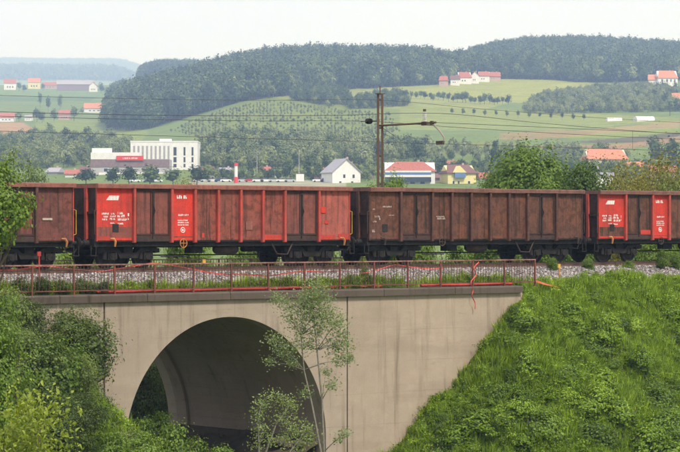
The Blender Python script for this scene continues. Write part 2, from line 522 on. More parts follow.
# profile of the land: per column (picture column of the azimuth) a list of (distance, picture row of the bare ground)
COLS = [
 (-700, [(600, 202), (900, 188), (1150, 172), (1700, 142), (2300, 118), (3000, 97), (3600, 91), (9450, 80), (10920, 72), (11760, 84), (13230, 60), (15749, 70), (20160, 90)]),
 (0,   [(600, 202), (900, 188), (1150, 172), (1700, 142), (2300, 118), (3000, 97), (3600, 91), (9450, 80), (10920, 70), (11760, 84), (13230, 54), (15749, 70), (20160, 90)]),
 (60,  [(600, 202), (900, 188), (1150, 170), (1700, 142), (2300, 118), (3000, 97), (3600, 91), (9450, 83), (10920, 72), (11760, 84), (13230, 53), (15749, 70), (20160, 90)]),
 (104, [(600, 202), (900, 188), (1150, 169), (1700, 142), (2000, 130), (2500, 113), (3000, 97), (3600, 90), (9450, 82), (10920, 71), (11760, 84), (13230, 52), (15749, 70), (20160, 90)]),
 (122, [(600, 202), (900, 188), (1150, 168), (1600, 143), (1850, 131), (2250, 108), (2600, 112), (3600, 90), (9450, 82), (10920, 71), (11760, 84), (13230, 52), (15749, 70), (20160, 90)]),
 (150, [(600, 202), (900, 188), (1150, 167), (1600, 140), (1850, 126), (2250, 98), (2600, 110), (3600, 71), (9450, 90), (10920, 78), (13230, 62), (15749, 72), (20160, 90)]),
 (200, [(600, 202), (900, 188), (1150, 166), (1600, 132), (1850, 114), (2400, 86), (2900, 90), (3600, 71), (9450, 90), (13230, 70), (20160, 90)]),
 (240, [(600, 202), (900, 188), (1150, 166), (1500, 133), (1800, 105), (2100, 93), (2500, 74), (3200, 85), (13230, 80), (20160, 95)]),
 (280, [(600, 202), (900, 188), (1150, 166), (1500, 132), (1800, 103), (2100, 90), (2600, 67), (3200, 82), (13230, 80), (20160, 95)]),
 (340, [(600, 202), (900, 188), (1150, 165), (1500, 132), (1800, 104), (2100, 88), (2600, 66), (3200, 82), (13230, 80), (20160, 95)]),
 (430, [(600, 202), (900, 188), (1150, 165), (1500, 130), (1800, 106), (2150, 84), (2600, 67), (3200, 80), (13230, 80), (20160, 95)]),
 (444, [(600, 202), (900, 188), (1150, 165), (1500, 130), (1800, 107), (2150, 84), (2650, 71), (3200, 82), (13230, 80), (20160, 95)]),
 (452, [(600, 202), (900, 188), (1150, 165), (1500, 130), (1800, 107), (2150, 84), (2650, 74), (3200, 80), (13230, 80), (20160, 95)]),
 (480, [(600, 202), (900, 188), (1150, 165), (1450, 132), (1750, 112), (2050, 93), (2300, 79), (2900, 63), (3600, 66), (13230, 80), (20160, 95)]),
 (530, [(600, 202), (900, 188), (1150, 165), (1400, 135), (1700, 116), (2000, 98), (2350, 78), (3000, 55), (3600, 60), (13230, 80), (20160, 95)]),
 (600, [(600, 202), (900, 188), (1150, 166), (1350, 142), (1600, 123), (1900, 106), (2300, 84), (3000, 56), (3600, 60), (13230, 80), (20160, 95)]),
 (680, [(600, 202), (900, 188), (1150, 166), (1350, 140), (1600, 120), (1900, 105), (2250, 85), (3000, 63), (3600, 66), (13230, 80), (20160, 95)]),
 (1400, [(600, 202), (900, 188), (1150, 168), (1350, 145), (1600, 126), (1900, 112), (2250, 95), (3000, 74), (3600, 71), (13230, 84), (20160, 95)]),
]
def far_part(c):
    keep_ = [p for p in c[1] if p[0] < 4000]
    if c[0] < 140:
        v = 1.5 * math.sin(c[0] * 0.06)
        return keep_ + [(4600, 93), (6400, 95), (8000, 82), (9000, 67 + v), (10200, 88), (11800, 76), (13200, 51 - v), (15000, 80), (20160, 110)]
    if c[0] < 170: return keep_ + [(4500, 96), (9000, 98), (11800, 88), (13200, 58), (15000, 90), (20160, 115)]
    return keep_ + [(4500, 100), (9000, 105), (20160, 125)]
COLS = [(c[0], far_part(c)) for c in COLS]
NEAR = [(1.0, -0.05), (10, -0.6), (25, -3.2), (45, -7.6), (60, GZ), (230, GZ), (400, -5.5)]
RS = np.concatenate([[1, 4, 8, 14, 20, 28, 36, 45, 55, 66, 80, 95, 110, 130, 150, 175, 200, 230, 270, 320, 380, 450, 530, 620, 720, 820],
                     np.geomspace(900, 3700, 250), np.geomspace(3720, 20160, 80)])
fine = np.linspace(-0.20, 0.20, 421)
coarse = np.concatenate([-np.geomspace(0.215, PI, 40)[::-1], fine, np.geomspace(0.215, PI, 40)])
PHI = coarse
colx = np.array([c[0] for c in COLS], float)
prof = []
for c in COLS:
    lr = np.log([p[0] for p in NEAR] + [p[0] for p in c[1]])
    zz = [p[1] for p in NEAR] + [ZC + (227 - p[1]) / F * p[0] for p in c[1]]
    prof.append(np.interp(np.log(RS), lr, zz))
prof = np.array(prof)                      # columns x radii
PXV = 340 + F * np.tan(np.clip(PHI, -0.38, 0.38))
Z = np.empty((len(RS), len(PHI)))
for i in range(len(RS)):
    Z[i] = np.interp(PXV, colx, prof[:, i])
def blur(A, k, ax):
    ker = np.exp(-0.5 * (np.arange(-2 * k, 2 * k + 1) / k) ** 2); ker /= ker.sum()
    pad = [(0, 0), (0, 0)]; pad[ax] = (2 * k, 2 * k)
    B = np.pad(A, pad, mode='edge')
    return np.apply_along_axis(lambda v: np.convolve(v, ker, 'valid'), ax, B)
Zs = Z.copy()
fb = blur(Z[26:], 5, 0); Zs[30:] = fb[4:]
Zs = blur(Zs, 4, 1)
Z = Zs
# gentle undulation of the far land
XX = np.outer(RS, np.sin(PHI + TH)); YY = np.outer(RS, np.cos(PHI + TH))
und = (np.sin(XX * 0.011 + 1.3) * np.cos(YY * 0.009) + 0.6 * np.sin(XX * 0.023 + YY * 0.017))
Z += und * np.clip((RS[:, None] - 1000) / 900, 0, 1) * 1.6

LRS = np.log(RS)
def zat(px, D):
    """height of the ground at a picture column and distance (arrays or scalars)"""
    px = np.atleast_1d(np.asarray(px, float)); D = np.atleast_1d(np.asarray(D, float))
    px, D = np.broadcast_arrays(px, D)
    ph = np.arctan((px - 340) / F)
    fi = np.interp(ph, PHI, np.arange(len(PHI)))
    r = D / np.cos(ph)
    fr = np.interp(np.log(r), LRS, np.arange(len(RS)))
    i0 = np.clip(fi.astype(int), 0, len(PHI) - 2); j0 = np.clip(fr.astype(int), 0, len(RS) - 2)
    a = fi - i0; b = fr - j0
    return (Z[j0, i0] * (1 - a) * (1 - b) + Z[j0, i0 + 1] * a * (1 - b) + Z[j0 + 1, i0] * (1 - a) * b + Z[j0 + 1, i0 + 1] * a * b)
DD = np.geomspace(450, 16000, 3600)
def hit(px, py):
    """distance at which the line of sight meets the ground"""
    z = zat(np.full(len(DD), px), DD)
    y = 227 - (z - ZC) / DD * F
    k = np.argmax(y <= py)
    return float(DD[k]) if y[k] <= py else 2500.0
def onground(px, D):
    p = P(px, 227, D)
    p.z = float(zat(px, D)[0])
    return p
def at(px, py):
    return onground(px, hit(px, py))

# land use: colour of the crop or soil of each field, stored on the ground's vertices
GC = np.empty((len(RS), len(PHI), 3)); GC[:] = (0.115, 0.155, 0.045)
rows = 227 - (Z - ZC) / (RS[:, None] * np.cos(np.clip(PHI, -0.5, 0.5))[None]) * F
PXG = np.broadcast_to(PXV[None], rows.shape); DG = np.broadcast_to(RS[:, None], rows.shape)
def inpoly(px, py, poly):
    c = np.zeros(px.shape, bool)
    n = len(poly)
    for i in range(n):
        x0, y0 = poly[i]; x1, y1 = poly[(i + 1) % n]
        if y0 == y1: continue
        k = ((y0 > py) != (y1 > py)) & (px < (x1 - x0) * (py - y0) / (y1 - y0) + x0)
        c ^= k
    return c
def field(poly, col, d0=700, d1=4600):
    GC[inpoly(PXG, rows, poly) & (DG > d0) & (DG < d1)] = tuple(c * k for c, k in zip(col, (1.4, 1.35, 1.1)))
GC *= 1.25
MEADOW, PALE, BROWN, TILL, DARKG = (0.135, 0.17, 0.045), (0.17, 0.19, 0.07), (0.20, 0.125, 0.075), (0.16, 0.115, 0.085), (0.05, 0.08, 0.022)
field([(-200, 90), (110, 90), (110, 96), (-200, 96)], (0.10, 0.15, 0.05))
field([(-200, 96), (100, 96), (90, 101), (-200, 101)], (0.07, 0.11, 0.04))
field([(-200, 101), (120, 101), (112, 118), (-200, 113)], (0.10, 0.14, 0.045))
field([(-200, 122), (22, 122), (36, 130), (30, 142), (-200, 142)], (0.25, 0.16, 0.10))
field([(36, 120), (120, 120), (150, 132), (140, 142), (36, 141)], MEADOW)
field([(190, 122), (250, 100), (330, 95), (400, 88), (400, 150), (190, 150)], (0.115, 0.145, 0.04))
field([(255, 96), (330, 88), (440, 85), (450, 90), (520, 100), (470, 113), (380, 108), (330, 103)], PALE)
field([(440, 86), (520, 76), (600, 84), (560, 92), (520, 103), (470, 98), (405, 92)], (0.19, 0.205, 0.06))
field([(400, 106), (560, 112), (680, 118), (680, 124), (560, 122), (400, 120)], (0.15, 0.175, 0.05))
field([(400, 120), (560, 122), (640, 124), (560, 130), (400, 130)], (0.15, 0.18, 0.06))
field([(540, 134), (680, 121), (680, 127), (600, 134), (560, 138)], (0.21, 0.165, 0.09))
field([(560, 138), (600, 134), (680, 127), (680, 132), (620, 138)], (0.145, 0.18, 0.045))
field([(560, 143), (620, 138), (680, 132), (680, 136), (630, 143)], (0.075, 0.07, 0.055))
field([(520, 147), (630, 143), (680, 136), (680, 142), (600, 152)], (0.20, 0.13, 0.085))
field([(500, 133), (560, 130), (600, 132), (560, 138), (500, 140)], (0.18, 0.14, 0.075))
field([(330, 150), (520, 140), (520, 152), (330, 162)], (0.12, 0.145, 0.045))
field([(190, 180), (345, 180), (345, 187), (190, 187)], (0.22, 0.22, 0.20), 700, 1100)
nr, npx = len(RS), len(PHI)
V = np.stack([XX, YY, Z], -1).reshape(-1, 3)
V = np.concatenate([V, [[0, 0, -0.02]]])
ii, jj = np.meshgrid(np.arange(nr - 1), np.arange(npx - 1), indexing='ij')
a = ii * npx + jj
Q = np.stack([a, a + npx, a + npx + 1, a + 1], -1).reshape(-1, 4)
def ground_mat():
    m, n, l, b = new_mat('ground_soil_and_grass')
    at_ = n.new('ShaderNodeAttribute'); at_.attribute_name = 'crop'
    v = mapping(n, l)
    f1 = noise(n, l, v, 0.05, 6, 0.65)
    f2 = noise(n, l, v, 0.35, 6, 0.7)
    c = mix(n, l, 1.0, at_.outputs['Color'], ramp(n, l, f1, [(0.25, (0.72, 0.75, 0.7)), (0.75, (1.22, 1.18, 1.15))]), 'MULTIPLY')
    c = mix(n, l, 1.0, c, ramp(n, l, f2, [(0.3, (0.78, 0.8, 0.75)), (0.7, (1.15, 1.15, 1.1))]), 'MULTIPLY')
    wt = n.new('ShaderNodeTexWave'); wt.inputs['Scale'].default_value = 0.035; wt.inputs['Distortion'].default_value = 6.0; wt.inputs['Detail'].default_value = 3
    l.new(mapping(n, l, (1, 0.35, 1)), wt.inputs['Vector'])
    c = mix(n, l, 1.0, c, ramp(n, l, wt.outputs['Fac'], [(0.2, (0.86, 0.9, 0.86)), (0.8, (1.08, 1.06, 1.02))]), 'MULTIPLY')
    l.new(c, b.inputs['Base Color'])
    b.inputs['Roughness'].default_value = 0.95
    setspec(b, 0.1)
    return m
M['ground'] = ground_mat()
gme = np_mesh('ground', V, Q, M['ground'], smooth=True)
ca = gme.color_attributes.new('crop', 'FLOAT_COLOR', 'POINT')
gc4 = np.ones((len(V), 4), np.float32); gc4[:-1, :3] = GC.reshape(-1, 3); gc4[-1, :3] = GC[0, 0]
ca.data.foreach_set('color', gc4.ravel())
tag(obj('ground', gme), kind='structure')

# ================================================================== RAILWAY EMBANKMENT
YB, YF = 76.3, 86.5            # near and far face of the bridge
XA, RA = 60.72, 4.88           # middle and radius of the arch
ZSP = -6.68                    # springing line
XJ0, XJ1 = 54.9, 66.72         # joints between arch and wing walls
XW0, XW1 = 45.0, 76.5          # ends of the wing walls
YT = 81.95                     # middle of the track
rngE = np.random.default_rng(5)
def emb_h(x, y):
    x = np.asarray(x, float); y = np.asarray(y, float)
    dy = np.maximum(np.maximum(77.3 - y, y - 86.4), 0)
    dr = np.maximum(76.9 - x, 0); dl = np.maximum(x - 49.3, 0)
    d = np.minimum(np.hypot(dr, dy), np.hypot(dl, dy))
    wob = 0.30 * np.sin(x * 0.9 + 0.4 * y) * np.sin(0.7 * y + 1.0) + 0.16 * np.sin(2.3 * x + 1.1 * y) + 0.10 * np.sin(3.1 * y - 1.7 * x)
    h = -0.72 - 0.86 * d + wob * np.clip(d / 2.0, 0, 1)
    return np.maximum(h, GZ - 0.4)
gx = np.concatenate([np.arange(-60, 40, 2.0), np.arange(40, 100, 0.5), np.arange(100, 221, 2.0)])
gy = np.arange(60, 104.1, 0.5)
ex, ey = np.meshgrid(gx, gy, indexing='ij')
ez = emb_h(ex, ey)
a = (np.arange(len(gx) - 1)[:, None] * len(gy) + np.arange(len(gy) - 1)[None]).ravel()
Q = np.stack([a, a + len(gy), a + len(gy) + 1, a + 1], -1)
# leave out the cells inside the bridge opening
cx = (ex[:-1, :-1] + 0.25).ravel(); cy = (ey[:-1, :-1] + 0.25).ravel()
keep = ~((cx > 54) & (cx < 67.5) & (cy > YB - 0.5) & (cy < YF + 0.5))
M['bank'] = plain('bank_turf', (0.035, 0.05, 0.014), 0.95, 0.5, 1.2)
tag(obj('embankment', np_mesh('embankment', np.stack([ex, ey, ez], -1).reshape(-1, 3), Q[keep], M['bank'], smooth=True)), kind='structure')

# ================================================================== BRIDGE
bridge = empty('arch_bridge', (XA, YB, GZ))
tag(bridge, 'beige concrete railway bridge with one round arch and dark coping', 'bridge')
def bpart(mb, name, mat, smooth=False):
    o = mb.build(name, mat, bridge, smooth)
    o.location = (-XA, -YB, -GZ)
    return o
NA = 48
arc = [(XA + RA * math.cos(PI - PI * k / NA), ZSP + RA * math.sin(PI * k / NA)) for k in range(NA + 1)]
def spandrel(y0, y1, top=-1.14):
    mb = MB()
    xs = [XJ0 + 0.045, XA - RA] + [p[0] for p in arc[1:-1]] + [XA + RA, XJ1 - 0.045]
    low = [GZ - 1, None] + [p[1] for p in arc[1:-1]] + [None, GZ - 1]
    # piers left and right of the opening, then the strips above the arch
    mb.box(XJ0 + 0.045, XA - RA, y0, y1, GZ - 1, ZSP)
    mb.box(XA + RA, XJ1 - 0.045, y0, y1, GZ - 1, ZSP)
    mb.box(XJ0 + 0.045, XA - RA, y0, y1, ZSP, top)
    mb.box(XA + RA, XJ1 - 0.045, y0, y1, ZSP, top)
    vs, fs = [], []
    for (x, z) in arc:
        vs += [(x, y0, z), (x, y0, top), (x, y1, z), (x, y1, top)]
    for k in range(NA):
        i, j = 4 * k, 4 * k + 4
        fs += [(i, j, j + 1, i + 1), (i + 2, i + 3, j + 3, j + 2), (i, i + 2, j + 2, j)]
    mb.add(vs, fs)
    return mb
bpart(spandrel(YB, YB + 0.62), 'spandrel_wall', M['concrete'])
bpart(spandrel(YF - 0.62, YF), 'spandrel_wall', M['concrete'])
def barrel(y0, y1, grow):
    mb = MB(); vs, fs = [], []
    R2 = RA + grow
    for k in range(NA + 1):
        an = PI - PI * k / NA
        for r in (R2, R2 + 0.45):
            for y in (y0, y1):
                vs.append((XA + r * math.cos(an), y, ZSP + r * math.sin(an)))
    for k in range(NA):
        i, j = 4 * k, 4 * k + 4
        fs += [(i, i + 1, j + 1, j), (i + 2, j + 2, j + 3, i + 3), (i, j, j + 2, i + 2), (i + 1, i + 3, j + 3, j + 1)]
    mb.add(vs, fs)
    return mb
bpart(barrel(YB + 0.62, YB + 4.7, 0.015), 'arch_barrel', M['concrete_vault'], False)
bpart(barrel(YB + 4.7, YF - 1.3, 0.075), 'arch_barrel', M['concrete_vault'], False)
bpart(barrel(YF - 1.3, YF - 0.62, -0.03), 'arch_barrel', M['concrete_vault'], False)
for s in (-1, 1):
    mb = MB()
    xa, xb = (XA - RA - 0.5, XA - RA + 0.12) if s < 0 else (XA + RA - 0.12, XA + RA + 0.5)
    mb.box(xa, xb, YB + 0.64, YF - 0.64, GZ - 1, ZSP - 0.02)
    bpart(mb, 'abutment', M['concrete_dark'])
for (x0, x1, mt) in ((XW0, XJ0 - 0.03, M['concrete']), (XJ1 + 0.03, XW1, M['concrete_warm'])):
    for (y0, y1) in ((YB + 0.004, YB + 0.6), (YF - 0.6, YF - 0.004)):
        mb = MB()
        mb.box(x0, x1, y0, y1, GZ - 1, -1.14)
        bpart(mb, 'wing_wall', mt)
for xj in (XJ0, XJ1):
    mb = MB(); mb.box(xj - 0.2, xj + 0.2, YB + 0.09, YB + 0.5, GZ - 1, -1.16)
    bpart(mb, 'joint_filler', M['rust_dark'])
# coping blocks
xs = np.linspace(XW0, XW1 - 0.1, 9)
for k in range(8):
    for (ya, yb) in ((YB - 0.14, YB + 0.5), (YF - 0.5, YF + 0.14)):
        mb = MB()
        x0, x1 = xs[k] + 0.012, xs[k + 1] - 0.012
        poly = [(ya, -1.135), (yb, -1.135), (yb, -0.83), (ya + 0.04, -0.85), (ya, -0.90)]
        if ya > 80: poly = [(ya, -1.135), (yb, -1.135), (yb, -0.90), (yb - 0.04, -0.85), (ya, -0.83)]
        mb.prism_x(poly, x0, x1)
        bpart(mb, 'coping', M['concrete_dark'])
mb = MB(); mb.box(XW0 + 0.1, XW1 - 0.2, YB + 0.51, YF - 0.51, -1.3, -0.9)
bpart(mb, 'deck', M['soil'])

# fallen stones and earth under the arch
def blob_mesh(name, seed, mat, sub=2, amp=0.35, flat=1.0):
    import bmesh
    bm = bmesh.new()
    bmesh.ops.create_icosphere(bm, subdivisions=sub, radius=1.0)
    rg = random.Random(seed)
    dirs = [(Vector((rg.uniform(-1, 1), rg.uniform(-1, 1), rg.uniform(-1, 1))).normalized(), rg.uniform(-amp, amp)) for _ in range(7)]
    for v in bm.verts:
        k = 1.0
        for d, am in dirs: k += am * max(0, v.co.dot(d)) ** 3
        v.co *= k
        v.co.z *= flat
    me = bpy.data.meshes.new(name)
    bm.to_mesh(me); bm.free()
    me.materials.append(mat)
    return me
# ================================================================== TRACK
def bed_z(y):
    return np.interp(np.abs(y - YT), [0, 1.95, 2.2, 4.2, 4.6, 6], [-0.215, -0.215, -0.25, -0.78, -0.86, -1.2])
by = np.linspace(YT - 4.75, YT + 4.75, 39)
bxs = np.arange(-60, 221, 1.0)
rb = np.random.default_rng(2)
B = np.stack(np.meshgrid(bxs, by, indexing='ij'), -1)
bz = bed_z(B[..., 1]) + rb.normal(0, 0.012, B.shape[:2])
a = (np.arange(len(bxs) - 1)[:, None] * len(by) + np.arange(len(by) - 1)[None]).ravel()
Q = np.stack([a, a + len(by), a + len(by) + 1, a + 1], -1)
tag(obj('ballast_bed', np_mesh('ballast_bed', np.concatenate([B.reshape(-1, 2), bz.reshape(-1, 1)], 1), Q, M['gravel'], smooth=True)), kind='structure')

track = empty('railway_track', (60, YT, 0)); tag(track, kind='structure')
for s in (-1, 1):
    mb = MB()
    pr = [(-0.036, 0), (-0.036, -0.035), (-0.009, -0.05), (-0.009, -0.13), (-0.07, -0.145), (-0.07, -0.16), (0.07, -0.16), (0.07, -0.145), (0.009, -0.13), (0.009, -0.05), (0.036, -0.035), (0.036, 0)]
    mb.prism_x([(s * 0.755 + p[0], p[1]) for p in reversed(pr)], -115, 155)
    mb.build('rail', M['steel_rail'], track)
mb = MB(); mb.prism_x([(-1.3, -0.34), (1.3, -0.34), (1.27, -0.165), (-1.27, -0.165)], -0.12, 0.12)
sme = mb.mesh('sleeper', M['sleeper'])
for k in range(95):
    obj('sleeper', sme, None, track, (-18 + 0.6 * k, 0, 0))

# -------- instancer for uncountable stuff (points carry turn, size and kind)
def scatter(name, pts, rot, scl, idx, protos, kind='stuff', label=None, cat=None):
    me = bpy.data.meshes.new(name)
    pts = np.ascontiguousarray(pts, np.float32)
    me.vertices.add(len(pts)); me.vertices.foreach_set('co', pts.ravel())
    for nm, tp, arr in (('turn', 'FLOAT_VECTOR', rot), ('size', 'FLOAT_VECTOR', scl)):
        at_ = me.attributes.new(nm, tp, 'POINT')
        at_.data.foreach_set('vector', np.ascontiguousarray(arr, np.float32).ravel())
    at_ = me.attributes.new('pick', 'INT', 'POINT'); at_.data.foreach_set('value', np.ascontiguousarray(idx, np.int32))
    me.update()
    o = obj(name, me)
    pc = bpy.data.collections.new(name + '_kinds')
    for k, pm in enumerate(protos):
        po = bpy.data.objects.new('%s_kind_%02d' % (name, k), pm)
        pc.objects.link(po)
    g = bpy.data.node_groups.new(name + '_scatter', 'GeometryNodeTree')
    g.interface.new_socket('Geometry', in_out='INPUT', socket_type='NodeSocketGeometry')
    g.interface.new_socket('Geometry', in_out='OUTPUT', socket_type='NodeSocketGeometry')
    gi = g.nodes.new('NodeGroupInput'); go = g.nodes.new('NodeGroupOutput')
    m2p = g.nodes.new('GeometryNodeMeshToPoints')
    iop = g.nodes.new('GeometryNodeInstanceOnPoints')
    ci = g.nodes.new('GeometryNodeCollectionInfo')
    ci.inputs['Collection'].default_value = pc
    ci.inputs['Separate Children'].default_value = True
    ci.inputs['Reset Children'].default_value = True
    def na(nm, tp):
        a_ = g.nodes.new('GeometryNodeInputNamedAttribute'); a_.data_type = tp
        a_.inputs['Name'].default_value = nm
        return a_.outputs['Attribute']
    g.links.new(gi.outputs[0], m2p.inputs['Mesh'])
    g.links.new(m2p.outputs[0], iop.inputs['Points'])
    g.links.new(ci.outputs[0], iop.inputs['Instance'])
    iop.inputs['Pick Instance'].default_value = True
    g.links.new(na('pick', 'INT'), iop.inputs['Instance Index'])
    e2r = g.nodes.new('FunctionNodeEulerToRotation')
    g.links.new(na('turn', 'FLOAT_VECTOR'), e2r.inputs[0])
    g.links.new(e2r.outputs[0], iop.inputs['Rotation'])
    g.links.new(na('size', 'FLOAT_VECTOR'), iop.inputs['Scale'])
    g.links.new(iop.outputs[0], go.inputs[0])
    md = o.modifiers.new('scatter', 'NODES'); md.node_group = g
    tag(o, label, cat, None, kind)
    return o

# -------- loose stones
rs = np.random.default_rng(11)
stones = [blob_mesh('stone', 40 + k, M['stone'], 1, 0.5, 0.75) for k in range(4)]
n = 52000
sx = rs.uniform(46, 108, n); sy = np.where(rs.random(n) < 0.86, rs.uniform(YT - 4.6, YT - 1.2, n), rs.uniform(YT - 1.2, YT + 4.4, n))
sz = bed_z(sy) + rs.uniform(-0.015, 0.035, n)
ss = rs.uniform(0.028, 0.06, n)[:, None] * np.ones((1, 3))
scatter('ballast', np.stack([sx, sy, sz], -1), rs.uniform(0, 6.28, (n, 3)), ss, rs.integers(0, 4, n), stones,
        label='pale grey crushed stone ballast along the track', cat='ballast')

# ================================================================== WAGONS
LW = 12.9
POSTS = [1.72, 3.55, 4.71, 5.87, 7.03, 8.19, 9.35, 11.18]
YS = 1.40        # half width of the body skin
ZB, ZT = 1.06, 3.30
def ringed(mb, cx, cz, y, r, t, n=18, ax='y'):
    pts = []
    for k in range(n + 1):
        a_ = 2 * PI * k / n
        pts.append((cx + r * math.cos(a_), y, cz + r * math.sin(a_)))
    mb.tube(pts, t, 5, False)

def wheel_mesh():
    mb = MB()
    mb.lathe_y(0, 0, [(-0.10, 0.10), (-0.10, 0.13), (-0.05, 0.15), (-0.03, 0.36), (-0.07, 0.40), (-0.07, 0.455), (0.03, 0.46), (0.045, 0.485), (0.065, 0.485), (0.065, 0.40), (0.03, 0.36), (0.03, 0.15), (0.09, 0.12), (0.09, 0.10)], 24)
    return mb.mesh('wheel', M['wheel'])
WHEEL = wheel_mesh()
def axle_mesh():
    mb = MB(); mb.lathe_y(0, 0, [(-1.0, 0.07), (-0.7, 0.09), (0.7, 0.09), (1.0, 0.07)], 12)
    return mb.mesh('axle', M['wheel'])
AXLE = axle_mesh()
def bogie_frame_mesh():
    mb = MB()
    for s in (-1, 1):
        poly = [(-1.5, 0.62), (-1.5, 0.78), (-1.05, 0.86), (-0.55, 0.80), (-0.35, 0.62), (0.35, 0.62), (0.55, 0.80), (1.05, 0.86), (1.5, 0.78), (1.5, 0.62), (1.28, 0.60), (1.25, 0.66),
                (0.55, 0.64), (0.42, 0.40), (-0.42, 0.40), (-0.55, 0.64), (-1.25, 0.66), (-1.28, 0.60)]
        mb.prism_y(poly, s * 1.02 - 0.06, s * 1.02 + 0.06)
        for wx in (-0.87, 0.87):
            mb.box(wx - 0.15, wx + 0.15, s * 1.02 - 0.10, s * 1.02 + 0.10, 0.33, 0.62)
            mb.lathe_y(wx, 0.46, [(s * 1.02 - 0.14, 0.11), (s * 1.02 + 0.14, 0.11)], 12)
            for e in (-0.25, 0.25):      # coil springs either side of the axle box
                mb.add(*cyl_z(wx + e, s * 1.02, 0.36, 0.66, 0.085, 10))
    mb.box(-0.22, 0.22, -1.05, 1.05, 0.52, 0.86)
    mb.box(-0.45, 0.45, -0.35, 0.35, 0.8, 0.98)
    for e in (-1.42, 1.42):
        mb.box(e - 0.05, e + 0.05, -1.0, 1.0, 0.62, 0.74)
    return mb.mesh('bogie_frame', M['undercarriage'])
def cyl_z(cx, cy, z0, z1, r, n=10):
    vs = [(cx + r * math.cos(2 * PI * k / n), cy + r * math.sin(2 * PI * k / n), z) for z in (z0, z1) for k in range(n)]
    fs = [(k, (k + 1) % n, n + (k + 1) % n, n + k) for k in range(n)] + [tuple(reversed(range(n))), tuple(range(n, 2 * n))]
    return vs, fs
BOGIE = bogie_frame_mesh()
def buffer_mesh():
    mb = MB(); mb.lathe_x(0, 0, [(0, 0.13), (0.25, 0.12), (0.25, 0.085), (0.52, 0.08), (0.53, 0.21), (0.545, 0.225), (0.565, 0.22), (0.575, 0.12), (0.577, 0.02)], 18)
    return mb.mesh('buffer', M['undercarriage'])
BUFFER = buffer_mesh()
def leaf_door_mesh(w):
    """one door leaf facing -y, x 0..w, z 0..1.87 : skin with a raised frame"""
    mb = MB(); h = 1.86
    mb.box(0.0, w, -0.012, 0.02, 0, h)
    return mb
def leaf_frame_mesh(w):
    mb = MB(); h = 1.86; fw = 0.085
    for (a0, a1, b0, b1) in ((0.012, fw, 0.012, h - 0.012), (w - fw, w - 0.012, 0.012, h - 0.012), (fw, w - fw, 0.012, 0.10), (fw, w - fw, h - 0.11, h - 0.012)):
        mb.bbox(a0, a1, -0.05, -0.012, b0, b1, 0.012)
    return mb
def lettering(parent, x0, x1, z, h, y, seed, mat=None, word=True):
    """a row of small stencilled characters, too worn to read"""
    rg = random.Random(seed); mb = MB(); x = x0
    while x + h * 0.5 < x1:
        wd = h * rg.uniform(0.36, 0.52); zt = z + h * rg.uniform(0.86, 1.0)
        mb.box(x, x + wd * 0.42, y, y + 0.003, z, zt)
        mb.box(x + wd * 0.42, x + wd, y, y + 0.003, z + h * rg.choice((0, 0.35, 0.0)), z + h * rg.choice((0.45, 0.7, 1.0)) * 0.97)
        x += wd + h * 0.2
        if rg.random() < 0.14: x += h * 0.4
    if mb.v: mb.build('lettering', mat or M['white_paint'], parent)

